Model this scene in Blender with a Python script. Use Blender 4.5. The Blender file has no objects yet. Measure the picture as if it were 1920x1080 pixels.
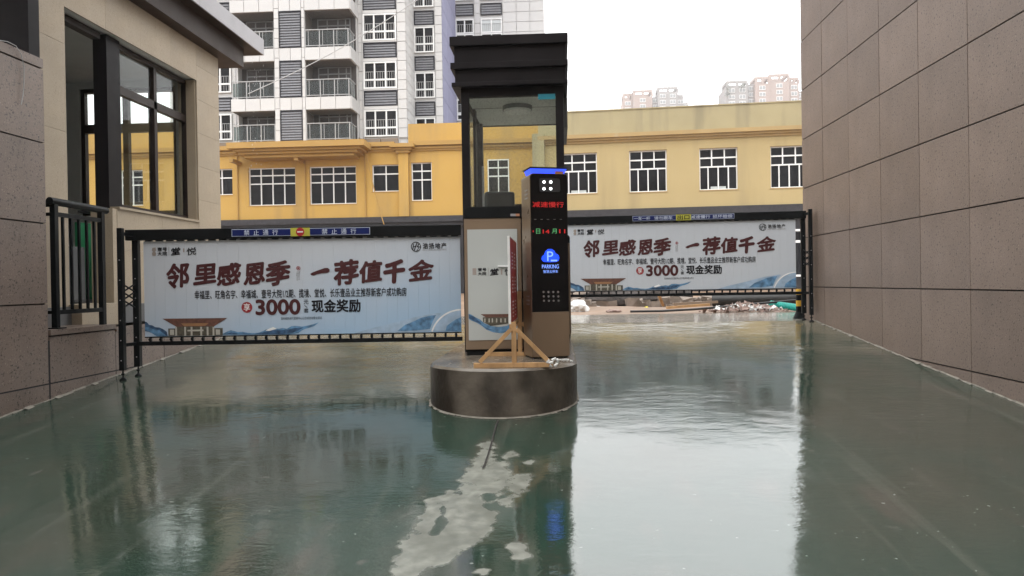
import bpy, bmesh, math, random
import numpy as np
from mathutils import Vector, Matrix, noise
R = math.radians
SC = bpy.context.scene
COL = SC.collection
rnd = random.Random(7)

# ------------------------------------------------------------------ camera
F = 1430.0; EYE = 1.55
CAMROT = Matrix.Rotation(R(3.44), 3, 'Z') @ Matrix.Rotation(R(90 - .36), 3, 'X') @ Matrix.Rotation(R(-.9), 3, 'Z')
cd = bpy.data.cameras.new('camera'); cam = bpy.data.objects.new('camera', cd); COL.objects.link(cam)
cam.matrix_world = Matrix.Translation((0, 0, EYE)) @ CAMROT.to_4x4()
cd.sensor_width = 36; cd.lens = 36 * F / 1920; cd.clip_start = .05; cd.clip_end = 3000
SC.camera = cam

# ------------------------------------------------------------------ sky and sun (overcast, light rain)
SUN_EL, SUN_AZ = R(52), R(200)
w = bpy.data.worlds.new('World'); SC.world = w; w.use_nodes = True
nt = w.node_tree; nt.nodes.clear()
N = nt.nodes.new; L = nt.links.new
out = N('ShaderNodeOutputWorld'); bg = N('ShaderNodeBackground'); L(bg.outputs[0], out.inputs[0])
sky = N('ShaderNodeTexSky'); sky.sky_type = 'NISHITA'; sky.sun_disc = False
sky.sun_elevation = SUN_EL; sky.sun_rotation = SUN_AZ; sky.air_density = 1; sky.dust_density = 6
hs = N('ShaderNodeHueSaturation'); hs.inputs['Saturation'].default_value = .18; L(sky.outputs[0], hs.inputs['Color'])
tc = N('ShaderNodeTexCoord'); sp = N('ShaderNodeSeparateXYZ'); L(tc.outputs['Generated'], sp.inputs[0])
mr = N('ShaderNodeMapRange'); L(sp.outputs['Z'], mr.inputs['Value'])          # overcast: zenith three times the horizon
mr.inputs['From Min'].default_value = 0; mr.inputs['From Max'].default_value = 1
mr.inputs['To Min'].default_value = 18.0; mr.inputs['To Max'].default_value = 31.0
cn = N('ShaderNodeTexNoise'); cn.inputs['Scale'].default_value = 2.2; cn.inputs['Detail'].default_value = 4
L(tc.outputs['Generated'], cn.inputs['Vector'])
cr = N('ShaderNodeMapRange'); L(cn.outputs[0], cr.inputs['Value']); cr.inputs['To Min'].default_value = .88; cr.inputs['To Max'].default_value = 1.12
ml = N('ShaderNodeMath'); ml.operation = 'MULTIPLY'; L(mr.outputs[0], ml.inputs[0]); L(cr.outputs[0], ml.inputs[1])
vs = N('ShaderNodeVectorMath'); vs.operation = 'SCALE'; vs.inputs[0].default_value = (.975, .99, 1.0); L(ml.outputs[0], vs.inputs['Scale'])
mx = N('ShaderNodeMix'); mx.data_type = 'RGBA'; mx.inputs['Factor'].default_value = .86
L(hs.outputs[0], mx.inputs['A']); L(vs.outputs[0], mx.inputs['B'])
L(mx.outputs['Result'], bg.inputs['Color']); bg.inputs['Strength'].default_value = .12
sl = bpy.data.lights.new('sun', 'SUN'); sl.energy = .5; sl.angle = R(25); sl.color = (1, .96, .9)
so = bpy.data.objects.new('sun', sl); COL.objects.link(so)
so.rotation_euler = (R(90) - SUN_EL, 0, -SUN_AZ + math.pi)
SC.view_settings.view_transform = 'Standard'; SC.view_settings.look = 'None'
SC.view_settings.exposure = 0.0; SC.view_settings.gamma = 1; SC.view_settings.use_curve_mapping = False
SC.cycles.max_bounces = 8; SC.cycles.volume_bounces = 1; SC.cycles.transparent_max_bounces = 16
SC.cycles.use_denoising = True

# ------------------------------------------------------------------ helpers
class Fr:
    """a local frame standing in the world: x along a front, y into depth, z up"""
    def __init__(s, loc=(0, 0, 0), rz=0):
        s.loc = Vector(loc); s.rz = rz; s.m = Matrix.Rotation(rz, 3, 'Z'); s.mi = s.m.inverted()
    def ray(s, u, v):
        d = CAMROT @ Vector((u - 960, 540 - v, -F))
        return s.mi @ (Vector((0, 0, EYE)) - s.loc), s.mi @ d
    def y(s, u, v, y=0):
        o, d = s.ray(u, v); p = o + d * ((y - o.y) / d.y); return p
    def x(s, u, v, x=0):
        o, d = s.ray(u, v); return o + d * ((x - o.x) / d.x)
    def z(s, u, v, z=0):
        o, d = s.ray(u, v); return o + d * ((z - o.z) / d.z)
WF = Fr()

def tag(o, label=None, cat=None, group=None, kind=None):
    if label: o['label'] = label
    if cat: o['category'] = cat
    if group: o['group'] = group
    if kind: o['kind'] = kind
    return o
def empty(name, label, cat, loc=(0, 0, 0), rz=0, group=None):
    o = bpy.data.objects.new(name, None); COL.objects.link(o); o.location = loc; o.rotation_euler = (0, 0, rz)
    o.empty_display_size = .2
    return tag(o, label, cat, group)
def link(name, me, parent=None, loc=(0, 0, 0), rot=(0, 0, 0)):
    o = bpy.data.objects.new(name, me); COL.objects.link(o)
    o.location = loc; o.rotation_euler = rot
    if parent is not None: o.parent = parent
    return o

class MB:
    def __init__(s): s.v = []; s.f = []
    def add(s, vs, fs):
        n = len(s.v); s.v += [tuple(p) for p in vs]; s.f += [tuple(i + n for i in f) for f in fs]; return s
    def box(s, x0, x1, y0, y1, z0, z1):
        return s.add([(x0, y0, z0), (x1, y0, z0), (x1, y1, z0), (x0, y1, z0), (x0, y0, z1), (x1, y0, z1), (x1, y1, z1), (x0, y1, z1)],
                     [(0, 3, 2, 1), (4, 5, 6, 7), (0, 1, 5, 4), (1, 2, 6, 5), (2, 3, 7, 6), (3, 0, 4, 7)])
    def quad(s, a, b, c, d): return s.add([a, b, c, d], [(0, 1, 2, 3)])
    def tube(s, p0, p1, r, n=8, r1=None):
        p0 = Vector(p0); p1 = Vector(p1); d = (p1 - p0)
        if d.length < 1e-6: return s
        d.normalize(); a = d.orthogonal().normalized(); b = d.cross(a); r1 = r if r1 is None else r1
        vs = [p0 + (a * math.cos(t) + b * math.sin(t)) * r for t in [2 * math.pi * i / n for i in range(n)]]
        vs += [p1 + (a * math.cos(t) + b * math.sin(t)) * r1 for t in [2 * math.pi * i / n for i in range(n)]]
        fs = [(i, (i + 1) % n, n + (i + 1) % n, n + i) for i in range(n)] + [tuple(range(n))[::-1], tuple(range(n, 2 * n))]
        return s.add(vs, fs)
    def path(s, pts, r, n=6):
        for a, b in zip(pts, pts[1:]): s.tube(a, b, r, n)
        return s
    def bar(s, p0, p1, wx, wy):
        """rectangular bar from p0 to p1"""
        p0 = Vector(p0); p1 = Vector(p1); d = (p1 - p0).normalized()
        a = Vector((0, 1, 0)) if abs(d.y) < .9 else Vector((1, 0, 0))
        b = d.cross(a).normalized(); a = b.cross(d).normalized()
        c = [(-1, -1), (1, -1), (1, 1), (-1, 1)]
        vs = [p + a * (i * wy / 2) + b * (j * wx / 2) for p in (p0, p1) for i, j in c]
        return s.add(vs, [(0, 1, 2, 3), (7, 6, 5, 4), (0, 4, 5, 1), (1, 5, 6, 2), (2, 6, 7, 3), (3, 7, 4, 0)])
    def prism(s, poly, y0, y1):
        """poly of (x,z) extruded along y"""
        n = len(poly)
        return s.add([(x, y0, z) for x, z in poly] + [(x, y1, z) for x, z in poly],
                     [tuple(range(n)), tuple(range(n, 2 * n))[::-1]] + [(i, n + i, n + (i + 1) % n, (i + 1) % n) for i in range(n)])
    def prismz(s, poly, z0, z1):
        n = len(poly)
        return s.add([(x, y, z0) for x, y in poly] + [(x, y, z1) for x, y in poly],
                     [tuple(range(n))[::-1], tuple(range(n, 2 * n))] + [(i, (i + 1) % n, n + (i + 1) % n, n + i) for i in range(n)])
    def flat(s, poly, y):
        """poly (x,z) facing -y, thin sheet"""
        return s.add([(x, y, z) for x, z in poly], [tuple(range(len(poly)))])
    def mesh(s, name, mat, bevel=0, smooth=False, seg=2, recalc=True):
        me = bpy.data.meshes.new(name); me.from_pydata(s.v, [], s.f)
        bm = bmesh.new(); bm.from_mesh(me)
        if recalc: bmesh.ops.recalc_face_normals(bm, faces=bm.faces)
        if bevel:
            es = [e for e in bm.edges if len(e.link_faces) == 2 and e.calc_face_angle(0) > R(35)]
            bmesh.ops.bevel(bm, geom=es, offset=bevel, segments=seg, affect='EDGES', clamp_overlap=True, profile=.6)
        bm.to_mesh(me); bm.free()
        if smooth:
            me.shade_smooth()
            try: me.set_sharp_from_angle(angle=R(40))
            except Exception: pass
        if mat: me.materials.append(mat)
        return me
    def build(s, name, mat, parent=None, bevel=0, smooth=False, **k):
        return link(name, s.mesh(name, mat, bevel, smooth, **k), parent)

CACHE = {}
def boxo(name, x0, x1, y0, y1, z0, z1, mat, parent=None, bevel=0):
    """one box as an object; alike boxes share their mesh"""
    key = ('b', round(x1 - x0, 3), round(y1 - y0, 3), round(z1 - z0, 3), mat.name, bevel)
    me = CACHE.get(key)
    if me is None:
        me = MB().box(0, x1 - x0, 0, y1 - y0, 0, z1 - z0).mesh(name, mat, bevel, seg=1); CACHE[key] = me
    return link(name, me, parent, (x0, y0, z0))

# ---- lettering: font outlines turned into thin meshes
def glyph(body, bold=0.0, res=3, shear=0, spacing=1):
    key = ('g', body, bold, res, shear, spacing)
    if key in CACHE: return CACHE[key]
    cu = bpy.data.curves.new('lettering', 'FONT'); cu.body = body; cu.resolution_u = res; cu.offset = bold; cu.shear = shear
    cu.space_character = spacing
    ob = bpy.data.objects.new('lettering_tmp', cu); COL.objects.link(ob)
    bpy.context.view_layer.update()
    me = bpy.data.meshes.new_from_object(ob.evaluated_get(bpy.context.evaluated_depsgraph_get()))
    co = np.zeros(len(me.vertices) * 3); me.vertices.foreach_get('co', co); co = co.reshape(-1, 3)
    fs = [tuple(p.vertices) for p in me.polygons]
    bpy.data.objects.remove(ob); bpy.data.curves.remove(cu); bpy.data.meshes.remove(me)
    CACHE[key] = (co, fs); return co, fs
def text(body, x0, x1, z0, z1, y, mat, parent, bold=0.0, res=3, brush=0, rot=0, name='lettering', spacing=1):
    """lettering filling the box x0..x1, z0..z1 on the plane y, facing -y; brush > 0 warps it like brush writing"""
    bold_w = bold * 1.0; co, fs = glyph(body, 0.0, res, 0, spacing); co = co.copy()
    if len(body) > 4: bold_w *= .8
    if rot: co[:, 0], co[:, 1] = (co[:, 1].copy(), -co[:, 0].copy()) if rot < 0 else (-co[:, 1].copy(), co[:, 0].copy())
    lo = co.min(0); hi = co.max(0); c = (co - lo) / np.maximum(hi - lo, 1e-6)
    em = hi[1] - lo[1]
    if brush:
        cc = c.copy(); k = sum(map(ord, body)) * .37
        for i, (a, b, _) in enumerate(cc):
            n = noise.noise_vector(Vector((a * 2.2 + k, b * 2.2, .3)))
            n2 = noise.noise_vector(Vector((a * 7 + k, b * 7, 1.3)))
            c[i, 0] = a + brush * (.55 * n.x + .22 * n2.x) + .05 * (b - .5)
            c[i, 1] = b + brush * (.55 * n.y + .25 * n2.y) + .13 * (a - .5)
        lo = c.min(0); hi = c.max(0); c = (c - lo) / np.maximum(hi - lo, 1e-6)
    m = MB(); hb = bold_w * (z1 - z0)
    offs = [(0, 0)] if hb <= 0 else [(0, 0), (-hb, 0), (hb, 0), (0, -hb), (0, hb), (-.7 * hb, .7 * hb), (.7 * hb, .7 * hb), (.7 * hb, -.7 * hb), (-.7 * hb, -.7 * hb)]
    for i, (ox_, oz_) in enumerate(offs):              # a heavier stroke: the outline laid down again, each layer a hair in front
        m.add([(x0 + hb + a * (x1 - x0 - 2 * hb) + ox_, y - i * .00004, z0 + hb + b * (z1 - z0 - 2 * hb) + oz_) for a, b, _ in c], fs)
    return m.build(name, mat, parent, recalc=False)

# ------------------------------------------------------------------ materials
MAT = {}
def mat(name, col, rough=.6, var=.12, scale=6, bump=0, bscale=40, metal=0, spec=.5, emit=None, estr=1, coat=0,
        speck=None, stain=None, rand=0, fine=0):
    m = bpy.data.materials.new(name); m.use_nodes = True; MAT[name] = m
    t = m.node_tree; n = t.nodes; lk = t.links.new
    b = n['Principled BSDF']
    b.inputs['Roughness'].default_value = rough; b.inputs['Metallic'].default_value = metal
    b.inputs['Specular IOR Level'].default_value = spec; b.inputs['Coat Weight'].default_value = coat
    c = n.new('ShaderNodeTexCoord'); oc = c.outputs['Object']
    def nz(s, d=4):
        x = n.new('ShaderNodeTexNoise'); x.inputs['Scale'].default_value = s; x.inputs['Detail'].default_value = d; lk(oc, x.inputs['Vector']); return x
    def mixc(f, a, bb, mode='MIX'):
        x = n.new('ShaderNodeMix'); x.data_type = 'RGBA'; x.blend_type = mode
        for key, val in (('Factor', f), ('A', a), ('B', bb)):
            s = [i for i in x.inputs if i.name == key and (i.type == 'RGBA' or key == 'Factor') and i.enabled][0]
            if hasattr(val, 'is_linked') or hasattr(val, 'links'): lk(val, s)
            elif key == 'Factor': s.default_value = val
            else: s.default_value = (*val[:3], 1)
        return x.outputs['Result'] if 'Result' in x.outputs else x.outputs[2]
    def ramp(src, a, bb):
        r = n.new('ShaderNodeMapRange'); lk(src, r.inputs[0]); r.inputs[1].default_value = a; r.inputs[2].default_value = bb; return r.outputs[0]
    lo = tuple(v * (1 - var) for v in col); hi = tuple(v * (1 + var) for v in col)
    o = mixc(ramp(nz(scale).outputs[0], .3, .7), lo, hi)
    if stain:                                   # (colour, scale, threshold, stretch)
        mp = n.new('ShaderNodeMapping'); mp.inputs['Scale'].default_value = stain[3]; lk(oc, mp.inputs[0])
        x = n.new('ShaderNodeTexNoise'); x.inputs['Scale'].default_value = stain[1]; x.inputs['Detail'].default_value = 6; lk(mp.outputs[0], x.inputs['Vector'])
        o = mixc(ramp(x.outputs[0], stain[2], stain[2] + .22), o, stain[0])
    if speck:                                   # (dark, light, scale)
        x = nz(speck[2], 2); o = mixc(ramp(x.outputs[0], .60, .68), o, speck[0])
        y = n.new('ShaderNodeTexNoise'); y.inputs['Scale'].default_value = speck[2] * 1.7; y.inputs['Detail'].default_value = 2
        mp = n.new('ShaderNodeMapping'); mp.inputs['Location'].default_value = (3.1, 7.7, 1.9); lk(oc, mp.inputs[0]); lk(mp.outputs[0], y.inputs['Vector'])
        o = mixc(ramp(y.outputs[0], .64, .72), o, speck[1])
    if fine:
        x = nz(fine, 1); o = mixc(ramp(x.outputs[0], .35, .65), tuple([.86] * 3), tuple([1.12] * 3)) if False else o
    if rand:
        oi = n.new('ShaderNodeObjectInfo'); r = n.new('ShaderNodeMapRange'); lk(oi.outputs['Random'], r.inputs[0])
        r.inputs[3].default_value = 1 - rand; r.inputs[4].default_value = 1 + rand
        v = n.new('ShaderNodeVectorMath'); v.operation = 'SCALE'; lk(o, v.inputs[0]); lk(r.outputs[0], v.inputs['Scale']); o = v.outputs[0]
    lk(o, b.inputs['Base Color'])
    rr = n.new('ShaderNodeMapRange'); lk(nz(scale * 2.3).outputs[0], rr.inputs[0])
    rr.inputs[3].default_value = max(.02, rough * .75); rr.inputs[4].default_value = min(1, rough * 1.25); lk(rr.outputs[0], b.inputs['Roughness'])
    if bump:
        bn = n.new('ShaderNodeBump'); bn.inputs['Strength'].default_value = bump; bn.inputs['Distance'].default_value = .01
        lk(nz(bscale, 5).outputs[0], bn.inputs['Height']); lk(bn.outputs[0], b.inputs['Normal'])
    if emit:
        b.inputs['Emission Color'].default_value = (*emit, 1); b.inputs['Emission Strength'].default_value = estr
    return m
def glassmat(name, tint=(.93, .96, .95), amount=1.0, rough=.02, dirt=.04):
    m = bpy.data.materials.new(name); m.use_nodes = True; t = m.node_tree; n = t.nodes; n.clear(); lk = t.links.new
    o = n.new('ShaderNodeOutputMaterial'); tr = n.new('ShaderNodeBsdfTransparent'); tr.inputs[0].default_value = (*tint, 1)
    gl = n.new('ShaderNodeBsdfGlossy'); gl.inputs['Roughness'].default_value = rough; gl.inputs[0].default_value = (amount,) * 3 + (1,)
    lw_ = n.new('ShaderNodeLayerWeight'); pw = n.new('ShaderNodeMath'); pw.operation = 'POWER'; lk(lw_.outputs['Facing'], pw.inputs[0]); pw.inputs[1].default_value = 5
    fr = n.new('ShaderNodeMapRange'); lk(pw.outputs[0], fr.inputs[0]); fr.inputs[3].default_value = .022; fr.inputs[4].default_value = .9; lw_.inputs[0].default_value = .5
    mx = n.new('ShaderNodeMixShader'); lk(fr.outputs[0], mx.inputs[0]); lk(tr.outputs[0], mx.inputs[1]); lk(gl.outputs[0], mx.inputs[2])
    df = n.new('ShaderNodeBsdfDiffuse'); df.inputs[0].default_value = (.5, .5, .5, 1)
    c = n.new('ShaderNodeTexCoord'); z = n.new('ShaderNodeTexNoise'); z.inputs['Scale'].default_value = 55; z.inputs['Detail'].default_value = 3
    lk(c.outputs['Object'], z.inputs['Vector']); r = n.new('ShaderNodeMapRange'); lk(z.outputs[0], r.inputs[0])
    r.inputs[1].default_value = .5; r.inputs[2].default_value = .75; r.inputs[3].default_value = dirt * .4; r.inputs[4].default_value = dirt * 4
    m2 = n.new('ShaderNodeMixShader'); lk(r.outputs[0], m2.inputs[0]); lk(mx.outputs[0], m2.inputs[1]); lk(df.outputs[0], m2.inputs[2])
    lk(m2.outputs[0], o.inputs[0]); return m

GRAN = mat('brown_granite', (.185, .138, .112), .42, .13, 1.5, .2, 90, speck=((.050, .038, .033), (.34, .275, .225), 52), rand=.085,
           stain=((.135, .10, .082), 1.2, .52, (1, 1, .3)))
JOINT = mat('dark_joint', (.03, .025, .022), .9)
BEIGE = mat('beige_granite', (.39, .315, .225), .55, .09, 2.0, .12, 90, speck=((.30, .24, .17), (.55, .47, .37), 80), rand=.05)
PLINTH = mat('grey_stone', (.12, .12, .12), .5, .12, 4, .1, 60)
GROUT = mat('pale_mortar', (.20, .18, .15), .85, .25, 14, .6, 40)
BLACK = mat('black_metal', (.008, .009, .010), .40, .2, 5, spec=.12)
BLACKB = mat('booth_black_metal', (.014, .012, .013), .45, .25, 3, .05, 12, spec=.09)
DARKBR = mat('brown_window_frame', (.030, .020, .016), .4, .15, 6, spec=.2)
SOFFIT = mat('brown_soffit_metal', (.038, .023, .017), .45, .12, 2, spec=.15)
FASCIA = mat('grey_fascia_metal', (.33, .315, .33), .35, .06, 2)
ROOFM = mat('grey_roof_sheet', (.30, .30, .31), .5)
PLASTER = mat('white_plaster', (.62, .62, .60), .8, .08, 2, .1, 30)
WHTILE = mat('white_cladding', (.56, .55, .54), .38, .04, .5, rand=.035, stain=((.45, .435, .42), .8, .58, (1, 1, .15)))
WHDARK = mat('shadow_joint', (.16, .15, .15), .9)
PURPLE = mat('lilac_wall_paint', (.235, .24, .36), .6, .07, .4)
LOUV = mat('dark_louvre', (.020, .019, .026), .5, .1, 2, spec=.2)
WFRAME = mat('white_window_frame', (.80, .80, .79), .4, .04, 3)
BFRAME = mat('grey_door_frame', (.17, .17, .17), .4, .1, 3)
PANE = mat('dark_window_pane', (.009, .009, .011), .08, .3, 1.2, spec=.10, rand=.5)
PANEPALE = mat('pale_window_pane', (.55, .58, .58), .12, .1, 1.2, spec=.5)
INNER = mat('balcony_wall_shade', (.055, .048, .046), .8, .15, .7)  # shade of the balcony recess is put into this dark colour
SHADEG = mat('balcony_shade_grey', (.12, .105, .095), .8)  # grey-brown darkened to stand for shade inside the balconies
RAILM = mat('balcony_rail_metal', (.36, .36, .36), .35, .05, 3)
BGLASS = glassmat('balcony_glass', (.50, .55, .54), 1, .03, .02)
YEL = mat('ochre_yellow_paint', (.49, .295, .068), .75, .05, .35, .15, 18, stain=((.37, .235, .075), .9, .50, (1, 1, .14)))
YELT = mat('ochre_trim_paint', (.40, .235, .062), .7, .06, .5)
YEL2 = mat('faded_yellow_paint', (.425, .325, .155), .75, .05, .3, .15, 18, stain=((.34, .262, .13), .9, .52, (1, 1, .12)))
YELP = mat('weathered_parapet_paint', (.36, .305, .175), .8, .08, .5, .2, 14, stain=((.20, .175, .115), .9, .52, (1, 1, .12)))
YELT2 = mat('faded_trim_paint', (.38, .26, .11), .7, .08, .8, stain=((.40, .33, .22), 2, .62, (1, 1, .3)))
BRPANEL = mat('brown_wall_panel', (.23, .17, .12), .5, .1, 1)
GREYW = mat('dark_grey_wall', (.040, .039, .042), .8, .12, 1.5, spec=.08)
CONC = mat('wet_island_concrete', (.095, .080, .064), .42, .42, 5, .5, 24, spec=.3, stain=((.028, .021, .016), 2.4, .44, (1, 1, .8)))
CONCT = mat('island_top_concrete', (.17, .145, .115), .25, .2, 4, .2, 30, stain=((.07, .056, .045), 3, .46, (1, 1, 1)))
BRONZE = mat('bronze_brown_paint', (.205, .140, .088), .42, .05, 3, .06, 120, spec=.6)
BRONZED = mat('bronze_side_paint', (.26, .19, .13), .30, .05, 3, .04, 120, metal=.35)
KBLACK = mat('black_display_glass', (.004, .004, .005), .09, .2, 1, spec=.35)
LPANEL = mat('light_print_panel', (.45, .47, .455), .35, .04, 2, stain=((.40, .43, .43), 1.5, .55, (1, 1, 1)))
WOOD = mat('pine_wood', (.46, .27, .12), .6, .18, 9, .2, 60, stain=((.33, .18, .08), 14, .55, (1, 1, .15)))
BOARDW = mat('white_board_edge', (.75, .74, .72), .5)
REDB = mat('red_print', (.42, .035, .035), .45, .1, 4)
INKR = mat('dark_red_ink', (.058, .007, .009), .5, .08, 20)
INKK = mat('black_ink', (.010, .010, .014), .6, spec=.2)
INKG = mat('grey_ink', (.20, .18, .17), .5)
INKW = mat('white_ink', (.80, .80, .80), .5)
INKRED = mat('seal_red_ink', (.30, .025, .030), .5)
TANSEAL = mat('tan_seal_ink', (.32, .27, .24), .5)
SKYBLUE = mat('ink_blue_wash', (.10, .22, .37), .5, .55, 16)
SKYBLUE2 = mat('pale_blue_wash', (.34, .45, .58), .5, .22, 9)
DBLUE = mat('deep_blue_wash', (.035, .085, .17), .5, .6, 22)
TEMB = mat('print_roof_brown', (.13, .055, .038), .5, .3, 30)
TEML = mat('print_cream', (.42, .40, .35), .5)
TEMD = mat('print_dark_olive', (.085, .075, .055), .5, .4, 40)
SIGNB = mat('navy_sign_face', (.006, .014, .10), .5, spec=.2)
SIGNY = mat('yellow_sign_face', (.44, .42, .05), .4)
SIGNR = mat('red_sign_disc', (.36, .012, .02), .4)
SIGNW = mat('sign_lettering', (.50, .55, .66), .4)
LEDW = mat('white_led', (.9, .9, .9), .4, emit=(.95, 1, 1), estr=3.0)
LEDR = mat('red_led', (.2, .01, .01), .4, emit=(1, .03, .03), estr=.5)
LEDG = mat('green_led', (.01, .1, .02), .4, emit=(.25, .9, .35), estr=.45)
LEDB = mat('blue_light_bar', (.02, .05, .6), .4, emit=(.04, .09, 1), estr=1.6)
LEDP = mat('blue_icon', (.01, .04, .5), .4, emit=(.012, .075, 1), estr=1.25)
LEDL = mat('icon_lettering', (.3, .5, 1), .4, emit=(.17, .30, 1), estr=1.1)
MUD = mat('wet_brown_mud', (.22, .140, .090), .5, .25, .8, .7, 5, stain=((.20, .13, .085), .7, .5, (1, 1, 1)))
PALEC = mat('pale_wet_concrete', (.30, .28, .245), .12, .28, 1.6, .5, 7, stain=((.22, .20, .17), 1.1, .5, (.4, 2, 1)))
ROCK = mat('rubble_rock', (.19, .15, .12), .8, .3, 5, .6, 12)
WSACK = mat('white_plastic_sack', (.70, .70, .68), .5, .08, 8, .3, 20)
NET = mat('dark_dust_net', (.055, .045, .04), .9, .4, 14, .8, 40)
PIPEK = mat('black_pipe_plastic', (.018, .018, .018), .45, .3, 5)
TEAL = mat('teal_corrugated_hose', (.02, .36, .30), .4, .15, 6)
TRASH = mat('pinkish_rubbish', (.26, .18, .15), .7, .4, 9, .3, 20)
BOLY = mat('bollard_yellow', (.72, .40, .02), .5)
CHAIRM = mat('black_leather', (.018, .019, .02), .5, .3, 20)
FARP = mat('hazed_pink_render', (.36, .28, .25), .8, .05, .1)  # pink paled, part of the distance haze is put into the colour
FARG = mat('hazed_grey_render', (.31, .29, .285), .8, .05, .1)  # grey paled in the same way for haze
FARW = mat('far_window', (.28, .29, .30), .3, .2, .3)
LAMPG = mat('lamp_diffuser', (.85, .88, .86), .4)
TEALST = mat('teal_sticker', (.01, .22, .30), .4)
WIRE = mat('pale_wire', (.42, .42, .42), .6)
GREENP = mat('green_panel', (.03, .30, .12), .5)
STICK = mat('orange_sticker', (.5, .22, .12), .5)
DROP = mat('rain_drop', (.8, .82, .85), .1)
GLASSF = glassmat('guardhouse_glass', (.93, .95, .94), .8, .015, .004)
GLASSB = glassmat('booth_glass', (.93, .95, .93), .9, .02, .03)
LEAF = mat('dark_leaves', (.05, .07, .04), .7, .3, 8)

# panel print: pale grey-blue sheet that turns blue towards its lower right, one sheet for all the slats (coordinates of the whole panel)
def print_mat(root):
    m = bpy.data.materials.new('gate_print'); m.use_nodes = True; t = m.node_tree; n = t.nodes; lk = t.links.new; b = n['Principled BSDF']
    c = n.new('ShaderNodeTexCoord'); c.object = root; s = n.new('ShaderNodeSeparateXYZ'); lk(c.outputs['Object'], s.inputs[0])
    z = n.new('ShaderNodeTexNoise'); z.inputs['Scale'].default_value = 1.6; z.inputs['Detail'].default_value = 6; lk(c.outputs['Object'], z.inputs['Vector'])
    def mth(op, a, bb):
        x = n.new('ShaderNodeMath'); x.operation = op
        for i, v in enumerate((a, bb)):
            if hasattr(v, 'links'): lk(v, x.inputs[i])
            else: x.inputs[i].default_value = v
        return x.outputs[0]
    fx = mth('MULTIPLY', s.outputs['X'], .26); fz = mth('MULTIPLY', s.outputs['Z'], -1.35)
    f = mth('ADD', fx, fz); f = mth('ADD', f, mth('MULTIPLY', z.outputs[0], .75))
    r = n.new('ShaderNodeMapRange'); lk(f, r.inputs[0]); r.inputs[1].default_value = -.95; r.inputs[2].default_value = .95
    r.interpolation_type = 'SMOOTHSTEP'
    x = n.new('ShaderNodeMix'); x.data_type = 'RGBA'; lk(r.outputs[0], x.inputs['Factor'])
    x.inputs['A'].default_value = (.55, .58, .625, 1); x.inputs['B'].default_value = (.30, .47, .66, 1)
    lk(x.outputs['Result'], b.inputs['Base Color']); b.inputs['Roughness'].default_value = .45
    return m

# ------------------------------------------------------------------ the ground
G = .0871                                     # the ramp rises towards the street
CREST = 11.0; ZF = G * CREST
XL, XR = -4.55, 3.6
def gz(y): return G * y if y < CREST else ZF

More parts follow.
